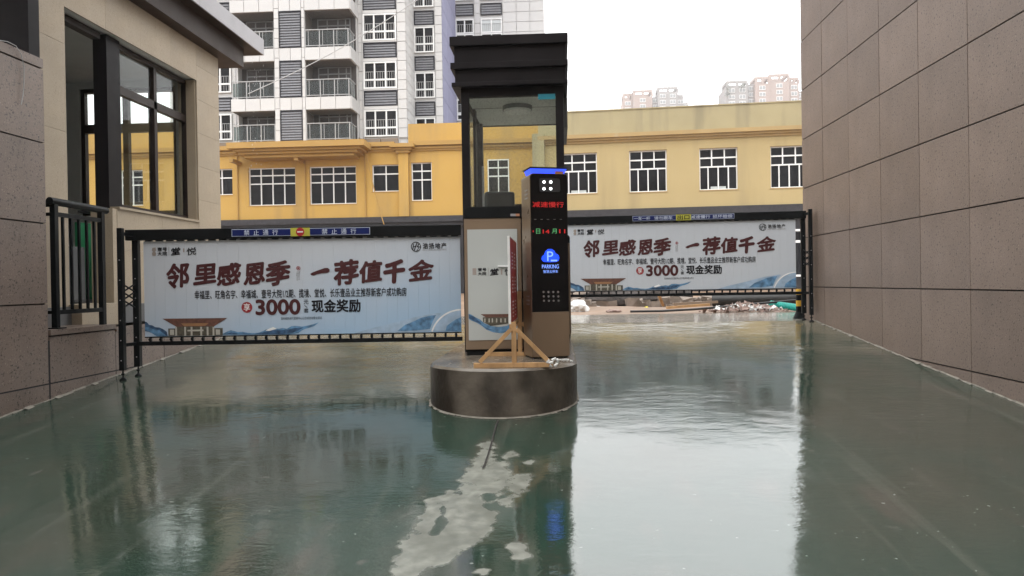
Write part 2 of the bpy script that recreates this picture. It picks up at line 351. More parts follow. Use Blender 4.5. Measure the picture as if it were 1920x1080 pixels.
def wet_floor():
    m = bpy.data.materials.new('wet_green_floor'); m.use_nodes = True; t = m.node_tree; n = t.nodes; lk = t.links.new; b = n['Principled BSDF']
    c = n.new('ShaderNodeTexCoord'); oc = c.outputs['Object']
    def nz(s, d=4, st=(1, 1, 1), rough=.5):
        mp = n.new('ShaderNodeMapping'); mp.inputs['Scale'].default_value = st; lk(oc, mp.inputs[0])
        x = n.new('ShaderNodeTexNoise'); x.inputs['Scale'].default_value = s; x.inputs['Detail'].default_value = d; x.inputs['Roughness'].default_value = rough
        lk(mp.outputs[0], x.inputs['Vector']); return x.outputs[0]
    def rng(src, a, bb, c0=0, c1=1):
        r = n.new('ShaderNodeMapRange'); lk(src, r.inputs[0]); r.inputs[1].default_value = a; r.inputs[2].default_value = bb
        r.inputs[3].default_value = c0; r.inputs[4].default_value = c1; return r.outputs[0]
    def mix(f, a, bb):
        x = n.new('ShaderNodeMix'); x.data_type = 'RGBA'; lk(f, x.inputs['Factor'])
        for k, v in (('A', a), ('B', bb)):
            if hasattr(v, 'links'): lk(v, x.inputs[k])
            else: x.inputs[k].default_value = (*v, 1)
        return x.outputs['Result']
    col = mix(rng(nz(.55, 5), .42, .62), (.024, .052, .038), (.042, .051, .036))
    col = mix(rng(nz(2.2, 6, (1.6, .5, 1)), .56, .72), col, (.062, .062, .048))
    col = mix(rng(nz(9, 5), .66, .74, 0, .6), col, (.11, .11, .095))
    col = mix(rng(nz(1.0, 5, (7, .28, 1)), .60, .70, 0, .38), col, (.12, .13, .105))
    col = mix(rng(nz(26, 2, (1, 1.6, 1)), .745, .775, 0, .8), col, (.36, .38, .35))
    # muddy film carried over the crest
    s = n.new('ShaderNodeSeparateXYZ'); lk(oc, s.inputs[0])
    mud = n.new('ShaderNodeMath'); mud.operation = 'ADD'; lk(s.outputs['Y'], mud.inputs[0]); lk(rng(nz(1.1, 5), .3, .7, -1, 1), mud.inputs[1])
    col = mix(rng(mud.outputs[0], 8.6, 10.4, 0, .75), col, (.22, .20, .145))
    at = n.new('ShaderNodeAttribute'); at.attribute_name = 'dry'
    def mth(op, a, bb):
        x = n.new('ShaderNodeMath'); x.operation = op
        for i, v in enumerate((a, bb)):
            if hasattr(v, 'links'): lk(v, x.inputs[i])
            else: x.inputs[i].default_value = v
        return x.outputs[0]
    fray = mth('ADD', mth('MULTIPLY', mth('SUBTRACT', nz(9, 6, (1, 1, 1), .62), .5), .17), mth('MULTIPLY', mth('SUBTRACT', nz(3.5, 3), .5), .24))
    dd = mth('ADD', at.outputs['Fac'], fray)
    dmask = mth('MULTIPLY', rng(dd, -.012, .020), rng(nz(6, 6, (1, 1, 1), .7), .30, .50, .55, 1)); halo = rng(dd, -.08, .03, 0, .5)
    pale = mix(rng(nz(14, 6), .35, .7), (.150, .155, .130), (.27, .275, .235))
    pale = mix(rng(nz(4, 5), .52, .66, 0, .7), pale, (.12, .125, .10))
    col = mix(halo, col, (.075, .078, .06))
    col = mix(dmask, col, pale)
    lk(col, b.inputs['Base Color'])
    wr = mth('ADD', rng(nz(1.3, 5, (1, .6, 1)), .35, .70, .022, .065), rng(nz(2.6, 6, (1, .8, 1), .65), .50, .60, 0, .06))
    lk(mth('ADD', wr, mth('MULTIPLY', dmask, .33)), b.inputs['Roughness'])
    lk(mth('SUBTRACT', .5, mth('MULTIPLY', dmask, .36)), b.inputs['Specular IOR Level'])
    b.inputs['IOR'].default_value = 2.15
    
    # thin running water: long low swells and a fine ripple, stronger where the rain falls beyond the shelter of the walls
    h1 = nz(1.0, 3, (.8, .7, 1)); h2 = nz(8, 4, (.55, 1, 1)); h3 = nz(30, 4, (.55, 1, 1), .65)
    def mth(op, a, bb):
        x = n.new('ShaderNodeMath'); x.operation = op
        for i, v in enumerate((a, bb)):
            if hasattr(v, 'links'): lk(v, x.inputs[i])
            else: x.inputs[i].default_value = v
        return x.outputs[0]
    near = rng(s.outputs['Y'], 4.0, 9.0, .70, 2.8)
    patch = mth('MULTIPLY', rng(nz(.8, 3), .42, .62, .35, 1.3), near)
    hh = mth('ADD', mth('MULTIPLY', h1, .9), mth('MULTIPLY', mth('ADD', mth('MULTIPLY', h2, rng(s.outputs['Y'], 7.5, 10.5, .20, .42)), mth('MULTIPLY', h3, .085)), patch))
    bn = n.new('ShaderNodeBump'); bn.inputs['Strength'].default_value = 1; bn.inputs['Distance'].default_value = .012; lk(hh, bn.inputs['Height'])
    lk(bn.outputs[0], b.inputs['Normal'])
    return m
FLOOR = wet_floor()

def ground(u, v):
    o, d = WF.ray(u, v); tt = (G * o.y - o.z) / (d.z - G * d.y); return o + d * tt
# pale patches where the water has run off: outlines on the ramp, stored as distances on a fine mesh; the material frays their edges
DRYP = [
    [(728, 1090), (735, 1058), (748, 1030), (760, 1010), (782, 980), (806, 950), (824, 934), (838, 926), (844, 921), (852, 924), (862, 934), (870, 936), (864, 920), (862, 903), (878, 885), (888, 860), (894, 843), (905, 830), (920, 824), (934, 831), (933, 846), (925, 858),
     (936, 866), (950, 863), (955, 885), (946, 912), (947, 926), (938, 940), (922, 947), (912, 945), (928, 958), (932, 975), (930, 990), (900, 1010), (860, 1036), (820, 1060), (782, 1078), (765, 1090)],
    [(948, 850), (956, 844), (966, 843), (964, 855), (952, 863), (940, 860)], [(952, 896), (964, 893), (962, 905), (955, 908)],
    [(985, 868), (1000, 864), (998, 876), (986, 880)],
    [(973, 890), (1006, 882), (1004, 893), (985, 905), (978, 930), (955, 935), (958, 915)],
    [(960, 1018), (972, 1015), (980, 1035), (988, 1042), (962, 1048)],
    [(925, 938), (948, 930), (975, 925), (960, 950), (940, 955)],
    [(888, 1070), (900, 1062), (930, 1064), (905, 1078)]]
WETP = [
    [(902, 928), (912, 924), (926, 927), (929, 936), (915, 941), (904, 938)], [(890, 897), (906, 894), (911, 897), (900, 901)], [(930, 950), (945, 948), (950, 965), (938, 972)], [(918, 893), (928, 891), (934, 895), (926, 899)],
    [(822, 932), (836, 930), (836, 955), (834, 970), (822, 1000), (814, 1002), (818, 975), (824, 960)]]
def sdf(px, py, poly):
    d = np.full(px.shape, 1e9); ins = np.zeros(px.shape, bool); n = len(poly)
    for i in range(n):
        ax, ay = poly[i]; bx, by = poly[(i + 1) % n]; ex, ey = bx - ax, by - ay
        t = np.clip(((px - ax) * ex + (py - ay) * ey) / (ex * ex + ey * ey + 1e-12), 0, 1)
        d = np.minimum(d, np.hypot(px - ax - t * ex, py - ay - t * ey))
        ins ^= ((ay > py) != (by > py)) & (px < (bx - ax) * (py - ay) / (by - ay + 1e-12) + ax)
    return np.where(ins, d, -d)
gx = np.unique(np.concatenate([np.arange(XL - .06, -1.5, .5), np.arange(-1.5, .3, .018), np.arange(.3, XR + .06, .5), [XR + .06]]))
gy = np.unique(np.concatenate([np.arange(-9, 2.3, .5), np.arange(2.3, 5.9, .022), np.arange(5.9, CREST, .25), [CREST]]))
GX, GY = np.meshgrid(gx, gy)
dry = np.full(GX.shape, -1.0)
for p in DRYP:
    q = [ground(*a) for a in p]; dry = np.maximum(dry, sdf(GX, GY, [(a.x, a.y) for a in q]))
for p in WETP:
    q = [ground(*a) for a in p]; dry = np.minimum(dry, -sdf(GX, GY, [(a.x, a.y) for a in q]) * 2)
dry = np.clip(dry, -.3, .3)
V = np.stack([GX, GY, GY * G], -1).reshape(-1, 3); ncx = len(gx)
idx = (np.arange(len(gy) - 1)[:, None] * ncx + np.arange(ncx - 1)[None, :]).reshape(-1)
rme = bpy.data.meshes.new('ramp'); rme.from_pydata(V.tolist(), [], np.stack([idx, idx + 1, idx + ncx + 1, idx + ncx], -1).tolist())
at_ = rme.attributes.new('dry', 'FLOAT', 'POINT'); at_.data.foreach_set('value', dry.reshape(-1).astype(np.float32))
rme.materials.append(FLOOR)
rampo = tag(link('ramp', rme), 'green painted concrete ramp wet with rain, rising to the gates', kind='structure')
cr_pts = [(934, 790), (930, 800), (926, 815), (921, 835), (914, 858), (908, 875), (905, 880)]
mbk = MB()
for a, b_ in zip(cr_pts, cr_pts[1:]):
    p, q = ground(*a), ground(*b_)
    mbk.quad((p.x - .006, p.y, gz(p.y) + .009), (p.x + .006, p.y, gz(p.y) + .009), (q.x + .005, q.y, gz(q.y) + .009), (q.x - .005, q.y, gz(q.y) + .009))
mbk.build('joint_crack', JOINT, rampo)

# flat street level beyond the crest
mb = MB(); mb.box(-60, 60, CREST, 13.9, ZF - .3, ZF - .003)
tag(mb.build('street_apron', PALEC), 'pale wet concrete apron beyond the gates', kind='structure')
mb = MB()
nx, ny = 120, 90
def gh(x, y):
    if y < 14.3: return ZF - .02
    k = min(1, (y - 14.3) / 1.5)
    return ZF - .02 + k * (.10 * noise.noise(Vector((x * .7, y * .7, 0))) + .05 * noise.noise(Vector((x * 2.3, y * 2.3, 3))) + .03)
xs = [-30 + i * .5 for i in range(nx + 1)]; yy = [13.85 + i * .35 for i in range(ny + 1)]
vs = [(x, y, gh(x, y)) for y in yy for x in xs]
fs = [(j * (nx + 1) + i, j * (nx + 1) + i + 1, (j + 1) * (nx + 1) + i + 1, (j + 1) * (nx + 1) + i) for j in range(ny) for i in range(nx)]
mb.add(vs, fs)
tag(mb.build('mud_ground', MUD, smooth=True), 'churned wet brown mud in front of the yellow buildings', kind='structure')
mb = MB(); mb.quad((-500, -500, ZF - 1.9), (500, -500, ZF - 1.9), (500, 500, ZF - 1.9), (-500, 500, ZF - 1.9))
mb.build('ground', MUD)['kind'] = 'structure'
mb = MB(); mb.box(-4.55 - 10, -4.552, -9, 13.9, -1.0, 1.1)
mb.box(XR + .02, 14, -9, 11.35, -1.0, .9)
tag(mb.build('raised_ground', GREYW), kind='structure')

# ------------------------------------------------------------------ granite walls beside the ramp
ROW0, RH = .715, .7155
def tile_wall(root, xface, sgn, ycuts, zcuts, skip=None, matl=GRAN):
    """sgn +1: face looks to +x; tiles 20 mm thick with 8 mm recessed joints"""
    for y0, y1 in zip(ycuts, ycuts[1:]):
        for z0, z1 in zip(zcuts, zcuts[1:]):
            if skip and skip(y0, y1, z0, z1): continue
            if z1 < gz(y0) - .02: continue
            j = rnd.uniform(-.0015, .0015)
            a, b_ = (xface - .03, xface + j) if sgn > 0 else (xface + j, xface + .03)
            boxo('granite_tile', a, b_, y0 + .004, y1 - .004, z0 + .0045, z1 - .0045, matl, root)
# right building
rb = empty('granite_building', 'tall brown granite tiled wall on the right of the ramp', 'building', (XR, 11.42, ZF))
ox, oy, oz = XR, 11.42, ZF
def off(mb_, o): mb_.v = [(a - o[0], b - o[1], c - o[2]) for a, b, c in mb_.v]; return mb_
off(MB().box(XR + .02, XR + 6, -9, 11.40, -1.2, 10.2), (ox, oy, oz)).build('wall_core', JOINT, rb)
off(MB().box(XR - .05, XR + 6.1, -9.1, 11.47, 10.2, 10.5), (ox, oy, oz)).build('coping', GRAN, rb)
yc = [11.42, 10.55] + [10.55 - .9135 * i for i in range(1, 16)]
yc = sorted(yc)
for y0, y1 in zip(yc, yc[1:]):
    for k in range(-3, 13):
        z0 = ROW0 + RH * k; z1 = z0 + RH
        if k == 12: z1 = 10.2
        if z0 >= 10.2 or z1 < gz(y0) - .02: continue
        j = rnd.uniform(-.0015, .0015)
        boxo('granite_tile', XR + j - ox, XR + .03 - ox, y0 + .0055 - oy, y1 - .0055 - oy, z0 + .0065 - oz, z1 - .0065 - oz, GRAN, rb)
for x0, x1 in [(XR + .032, XR + .95), (XR + .95, XR + 1.9)]:
    for k in range(0, 13):
        z0 = ROW0 + RH * k; z1 = min(z0 + RH, 10.2)
        boxo('granite_tile', x0 + .004 - ox, x1 - .004 - ox, 11.4 - oy, 11.42 - oy, z0 + .0045 - oz, z1 - .0045 - oz, GRAN, rb)
# left wall: high part near the camera, low part under the railing
TOPW = 3.58
lw = empty('granite_wall', 'brown granite tiled wall with a coping at the left edge of the ramp', 'wall', (XL, 6.55, gz(6.55)))
ox, oy, oz = XL, 6.55, gz(6.55)
off(MB().box(XL - 1.2, XL - .02, -9, 6.53, -1.2, TOPW - .06), (ox, oy, oz)).build('wall_core', JOINT, lw)
yl = [6.55] + [6.55 - .955 * i for i in range(1, 17)]
yl = sorted(yl)
for y0, y1 in zip(yl, yl[1:]):
    for k in range(-3, 4):
        z0 = ROW0 + RH * k; z1 = min(z0 + RH, TOPW - .06)
        if z0 >= TOPW - .06 or z1 < gz(y0) - .02: continue
        boxo('granite_tile', XL - .03 - ox, XL + rnd.uniform(-.0015, .0015) - ox, y0 + .0055 - oy, y1 - .0055 - oy, z0 + .0065 - oz, z1 - .0065 - oz, GRAN, lw)
for z0, z1 in [(ROW0 + RH * k, min(ROW0 + RH * (k + 1), TOPW - .06)) for k in range(0, 4)]:
    boxo('granite_tile', XL - 1.2 - ox, XL - .004 - ox, 6.53 - oy, 6.555 - oy, z0 + .0045 - oz, z1 - .0045 - oz, GRAN, lw)
for y0, y1 in zip(yl[::2], yl[2::2]):
    boxo('coping_stone', XL - 1.22 - ox, XL + .004 - ox, y0 + .004 - oy, y1 - .004 - oy, TOPW - .052 - oz, TOPW + .03 - oz, GRAN, lw)
lowtop = WF.x(104, 618, XL).z
lo_ = empty('low_granite_wall', 'low brown granite wall below the black railing', 'wall', (XL, 8.5, gz(8.5)))
ox, oy, oz = XL, 8.5, gz(8.5)
off(MB().box(XL - .5, XL - .02, 6.56, 12.4, -.2, lowtop - .03), (ox, oy, oz)).build('wall_core', JOINT, lo_)
cuts = [6.565, 7.585, 8.55, 9.51, 10.47, 11.43, 12.4]
for y0, y1 in zip(cuts, cuts[1:]):
    for z0, z1 in ((0, ROW0), (ROW0, lowtop - .055)):
        if z1 < gz(y0) - .02: continue
        boxo('granite_tile', XL - .03 - ox, XL + rnd.uniform(-.0015, .0015) - ox, y0 + .0055 - oy, y1 - .0055 - oy, z0 + .0065 - oz, z1 - .0065 - oz, GRAN, lo_)
    dz = 0 if y0 < 7.5 else -.03
    boxo('coping_stone', XL - .52 - ox, XL + .012 - ox, y0 + .003 - oy, y1 - .003 - oy, lowtop - .048 + dz - oz, lowtop + dz - oz, GRAN, lo_)
# mortar squeezed out along the foot of the walls
for xx, s, y0, y1, rt in ((XL, 1, -2, 11, lw), (XR, -1, -2, 11, rb)):
    mb = MB(); y = y0; r0 = Vector(rt.location)
    while y < y1:
        l = rnd.uniform(.05, .16); wd = rnd.uniform(.006, .03) if rnd.random() < .85 else .05; h = rnd.uniform(.003, .012)
        z = gz(y); e = min(y + l, y1)
        a = [(xx, y, z + h + .004), (xx + s * wd, y, z + .002), (xx + s * wd * .8, e, gz(e) + .002), (xx, e, gz(e) + h + .004)]
        mb.quad(*(a if s > 0 else a[::-1])); y = e
    mb.v = [(p[0] - r0.x, p[1] - r0.y, p[2] - r0.z) for p in mb.v]
    mb.build('mortar_bead', GROUT, rt, recalc=False)
# dangling wire on the left wall
pts = [WF.x(u, v, XL + .02) for u, v in ((-10, 74), (14, 78), (30, 86), (40, 102), (45, 125), (45, 155), (43, 180), (40, 196))]
tag(MB().path(pts, .0035, 5).build('loose_wire', WIRE), 'thin pale wire hanging over the top of the left granite wall', 'wire')

# ------------------------------------------------------------------ guardhouse
XG = -5.0
gh_ = empty('guardhouse', 'beige granite guardhouse with a large brown framed window and overhanging flat roof', 'guardhouse', (XG, 11.1, 1.12))
GO = (XG, 11.1, 1.12)
def gbox(name, x0, x1, y0, y1, z0, z1, m, parent=gh_, bevel=0):
    return boxo(name, x0 - GO[0], x1 - GO[0], y0 - GO[1], y1 - GO[1], z0 - GO[2], z1 - GO[2], m, parent, bevel)
ZT = WF.x(124, 14, XG).z; YD0 = WF.x(124, 200, XG).y; YW0 = WF.x(213, 300, XG).y; YW1 = WF.x(371, 300, XG).y; YC = 11.1
ZB = WF.x(371, 417, XG).z; ZS = WF.x(397, 105, XG).z + .02; ZFL = 1.42
gm = MB(); T = .28
for a in ((XG - T, XG - .022, 7.02, YD0 - .022, 1.12, ZS), (XG - T, XG - .022, YW1 + .022, YC - .022, 1.12, ZS), (XG - T, XG - .022, YD0 - .02, YW1 + .02, ZT + .02, ZS),
          (XG - T, XG - .022, YW0 - .02 + .05, YW1 + .02, 1.12, ZB - .02),
          (XG - 4.2, XG - T, 7.02, 7.22, 1.12, ZS), (XG - 4.4, XG - 4.2, 7.02, YC, 1.12, ZS)):
    gm.box(*a)
# rear wall (towards the street) with its window
RX0 = WF.y(148, 200, YC - .2).x; RX1 = WF.y(331, 300, YC - .2).x; RZ1 = WF.y(165, 166, YC - .2).z; RZ0 = WF.y(300, 402, YC - .2).z
RXL = RX0 - .25
gm.box(XG - 4.2, RX0, YC - .2, YC - .022, 1.12, ZS); gm.box(RX1, XG - .3, YC - .2, YC - .022, 1.12, ZS)
gm.box(RX0, RX1, YC - .2, YC - .022, RZ1, ZS); gm.box(RX0, RX1, YC - .2, YC - .022, 1.12, RZ0)
off(gm, GO).build('wall', PLASTER, gh_)
off(MB().box(XG - 4.2, XG - T, 7.2, YC - .2, 1.2, ZFL), GO).build('floor', PLINTH, gh_)
CZ = 4.62
off(MB().box(XG - 4.2, XG - T, 7.2, YC - .2, CZ, CZ + .08), GO).build('ceiling', PLASTER, gh_)
off(MB().box(XG - 3.2, XG - 1.6, 8.2, 8.5, CZ - .03, CZ - .001), GO).build('ceiling_vent', INKG, gh_)
# beige stone panels, each a slab
def sp_(y0, y1, z0, z1, x1=XG):
    gbox('stone_panel', x1 - .02, x1 + rnd.uniform(-.0008, .0008), y0 + .0015, y1 - .0015, z0 + .0015, z1 - .0015, BEIGE)
zz = [1.38, 2.27, 3.17, 4.07, ZS]
for z0, z1 in zip(zz, zz[1:]): sp_(7.02, YD0, z0, z1)
n_ = 4
for i in range(n_): sp_(YD0 + (YW1 - YD0) * i / n_, YD0 + (YW1 - YD0) * (i + 1) / n_, ZT, ZS)
zz = [1.38 + .47 * i for i in range(8)] + [ZS]; zz = [z for z in zz if z < ZS - .1] + [ZS]
for z0, z1 in zip(zz, zz[1:]): sp_(YW1, YC, z0, z1)
for i in range(2):
    a, b_ = YW0 + .05 + (YW1 - YW0 - .05) * i / 2, YW0 + .05 + (YW1 - YW0 - .05) * (i + 1) / 2
    for z0, z1 in ((1.38, 2.0), (2.0, ZB)): sp_(a, b_, z0, z1)
for z0, z1 in zip(zz, zz[1:]):
    gbox('stone_panel', XG - .6, XG - .0215, YC - .021, YC, z0 + .0015, z1 - .0015, BEIGE)
gbox('plinth_stone', XG - .1, XG + .03, YW0 - .06, YC + .02, 1.10, 1.379, PLINTH)
gbox('plinth_stone', XG - .1, XG + .03, 7.0, YD0, 1.10, 1.379, PLINTH)
gbox('door_step', XG - .4, XG + .14, YD0 - .02, YW0 - .09, 1.12, 1.40, BEIGE)
gbox('window_sill', XG - .26, XG + .025, YW0 + .06, YW1, ZB, ZB + .028, BEIGE)
# reveal lining right of the window and under its left end
gbox('reveal_stone', XG - .26, XG - .0225, YW1 - .021, YW1, ZB + .03, ZT, BEIGE)
gbox('reveal_stone', XG - .26, XG - .003, YW0 - .035, YW0 + .045, 1.38, ZB, BEIGE)
# door opening: frame, and the thick corner mullion
dm = MB(); XF = XG - .18
dm.box(XF - .05, XF + .05, YD0, YD0 + .05, ZFL, ZT); dm.box(XF - .05, XF + .05, YD0, YW0, ZT - .07, ZT)
off(dm, GO).build('door_frame', DARKBR, gh_)
yA = WF.x(189, 300, XF).y; yB = WF.x(214, 300, XF).y
gbox('mullion', XF - .07, XF + .09, yA, yB, 1.39, ZT, BLACKB)
# window: outer frame, transom, mullion, four panes
win = MB(); YR = WF.x(346, 300, XF).y; ztr = WF.x(280, 192, XF).z - .02; ym = WF.x(287, 200, XF).y
fw = .035
for a in ((yB, yB + .05, ZB + .03, ZT), (YR, YW1 - .022, ZB + .03, ZT), (yB, YW1 - .02, ZT - .06, ZT), (yB, YW1 - .02, ZB + .03, ZB + .09),
          (yB, YR, ztr - .05, ztr + .05), (ym - .035, ym + .035, ZB + .09, ZT - .06)):
    win.box(XF - fw, XF + fw, a[0], a[1], a[2], a[3])
wo = off(win, GO).build('window', DARKBR, gh_)
for a, b_, c, d in ((yB + .05, ym - .035, ztr + .05, ZT - .06), (ym + .035, YR, ztr + .05, ZT - .06), (yB + .05, ym - .035, ZB + .09, ztr - .05), (ym + .035, YR, ZB + .09, ztr - .05)):
    gbox('pane', XF - .003, XF + .003, a + .001, b_ - .001, c + .001, d - .001, GLASSF, wo)
# rear window frame and panes
rw = MB(); RY = YC - .12
def rz(v): return WF.y(200, v, RY).z
def rxx(u): return WF.y(u, 240, RY).x
zt0, zt1 = rz(250), rz(234)
for a in ((RX0, RX0 + .06, RZ0, RZ1), (RX1 - .06, RX1, RZ0, RZ1), (RX0, RX1, RZ1 - .06, RZ1), (RX0, RX1, RZ0, RZ0 + .06), (RX0, RX1, zt0, zt1),
          (rxx(187), rxx(201), RZ0, RZ1), (rxx(233), rxx(243), RZ0, RZ1), (rxx(281), rxx(292), RZ0, RZ1)):
    rw.box(a[0], a[1], RY - .04, RY + .04, a[2], a[3])
rwo = off(rw, GO).build('window', SOFFIT, gh_)
cx = [RX0 + .06, rxx(187), rxx(201), rxx(233), rxx(243), rxx(281), rxx(292), RX1 - .06]
for a, b_ in ((0, 1), (2, 3), (4, 5), (6, 7)):
    for z0, z1 in ((RZ0 + .06, zt0), (zt1, RZ1 - .06)):
        if cx[b_] > cx[a]: gbox('pane', cx[a] + .001, cx[b_] - .001, RY - .003, RY + .003, z0 + .001, z1 - .001, GLASSF, rwo)
# roof: lower tier, thin upper slab with a pale fascia
YE = 12.0; XE = WF.y(495, 90, YE).x; zA = WF.y(495, 104, YE).z; zB = WF.y(495, 75, YE).z
off(MB().box(XG - 4.6, WF.y(457, 117, 11.6).x, 5.2, 11.6, ZS + .001, zA - .001), GO).build('soffit_tier', SOFFIT, gh_)
off(MB().box(XG - 4.9, XE - .02, 4.8, YE - .02, zA, zB - .03), GO).build('roof', SOFFIT, gh_)
for y0, y1 in ((4.8, 7.3), (7.3, 9.8), (9.8, YE)):
    gbox('fascia_panel', XE - .02, XE, y0 + .003, y1 - .003, zA + .001, zB, FASCIA)
gbox('fascia_panel', XG - 4.9, XE - .001, YE - .019, YE, zA + .001, zB, FASCIA)
off(MB().box(XG - 4.9, XE - .021, 4.8, YE - .021, zB - .029, zB - .01), GO).build('roof_sheet', ROOFM, gh_)
# dark column that rises behind the wall end
c0 = WF.x(53, 60, -4.78); c1 = WF.x(74, 60, -4.78)
cm = tag(MB().box(-5.7, -4.78, c0.y, min(c1.y, 7.0), 1.1, zA - .002).build('dark_column', BLACKB, bevel=.004), 'dark metal clad column rising behind the end of the left granite wall', 'column')
# grey cabinet and green sheet seen inside the doorway
tag(MB().box(-5.40, -5.20, 7.78, 8.12, 1.43, 2.02).build('grey_cabinet', mat('cabinet_grey', (.06, .062, .065), .5), bevel=.01), 'dark grey cabinet standing in the guardhouse doorway behind the railing', 'cabinet')
tag(MB().box(-6.02, -5.98, 9.2, 9.9, 1.43, 2.4).build('green_sheet', GREENP), 'narrow green sheet leaning inside the guardhouse', 'sheet')
# things on the inside window board
for i, (u, s) in enumerate(((285, .10), (305, .07))):
    p = WF.x(u, 396, XG - .35)
    o = MB().box(p.x - .05, p.x + .04, p.y - s / 2, p.y + s / 2, ZB + .001, ZB + .001 + s).build('small_carton', GREYW, bevel=.006)
    tag(o, ['small dark carton on the guardhouse window board, the larger one', 'smaller dark carton on the guardhouse window board, nearer the corner'][i], 'carton', 'cartons on the guardhouse window board')
tag(MB().box(XG - .5, XG - .285, YW0 + .1, YW1 - .05, ZB - .03, ZB).build('window_board', GREYW), kind='structure')

# ------------------------------------------------------------------ railing on the low wall
XRL = XL - .07
rl = empty('railing', 'short black metal railing with upright bars on the low granite wall', 'railing', (XRL, 7.1, lowtop))
RO = (XRL, 7.1, lowtop)
y0r = WF.x(103, 500, XRL).y; y1r = WF.x(191, 500, XRL).y
zt = WF.x(103, 378, XRL).z; ztb = WF.x(150, 408, XRL).z; zbt = WF.x(150, 583, XRL).z
for y in (y0r, y1r):
    off(MB().box(XRL - .025, XRL + .025, y - .027, y + .027, lowtop - (.0 if y < 7.2 else .03), zt - .02), RO).build('post', BLACK, rl, bevel=.003)
    off(MB().box(XRL - .05, XRL + .055, y - .05, y + .07, lowtop - (-.001 if y < 7.2 else .029), lowtop + (.013 if y < 7.2 else -.016)), RO).build('foot_plate', BLACK, rl, bevel=.002)
off(MB().tube((XRL, y0r - .06, zt), (XRL, y1r + .09, zt - .01), .035, 12), RO).build('handrail', BLACK, rl, smooth=True)
off(MB().box(XRL - .018, XRL + .018, y0r + .027, y1r - .027, ztb - .02, ztb + .02), RO).build('upper_rail', BLACK, rl)
off(MB().box(XRL - .018, XRL + .018, y0r + .027, y1r - .027, zbt - .02, zbt + .02), RO).build('lower_rail', BLACK, rl)
for i in range(5):
    y = y0r + (y1r - y0r) * (i + 1) / 6
    boxo('bar', XRL - .011 - RO[0], XRL + .011 - RO[0], y - .011 - RO[1], y + .011 - RO[1], zbt + .02 - RO[2], ztb - .02 - RO[2], BLACK, rl)
# return leg of the railing running back from the first post
for yb in (y0r,):
    off(MB().tube((XRL, yb, zt - .02), (XRL - .9, yb + .12, zt - .02), .03, 10), RO).build('handrail', BLACK, rl, smooth=True)
    off(MB().bar((XRL, yb, ztb), (XRL - .9, yb + .12, ztb), .03, .03), RO).build('upper_rail', BLACK, rl)
    off(MB().bar((XRL, yb, zbt), (XRL - .9, yb + .12, zbt), .03, .03), RO).build('lower_rail', BLACK, rl)
    for i in range(1, 6):
        x = XRL - .15 * i
        off(MB().box(x - .011, x + .011, yb + .02 * i - .011, yb + .02 * i + .011, zbt + .015, ztb - .015), RO).build('bar', BLACK, rl)
    off(MB().box(XRL - .93, XRL - .88, yb + .1, yb + .15, lowtop, zt - .02), RO).build('post', BLACK, rl)

# ------------------------------------------------------------------ the two advertising gates
PW, PH = 3.235, .972                            # printed panel
PXS = PW / 593.0
def art(u, v):                                 # a spot on the left gate's print, in panel coordinates
    return (u - 272) * PXS, (631.3 - .0135 * (u - 272) - v) * PXS
def ab(u0, u1, v0, v1):
    x0, z1 = art(u0, v0); x1, z0 = art(u1, v1); return x0, x1, z0, z1

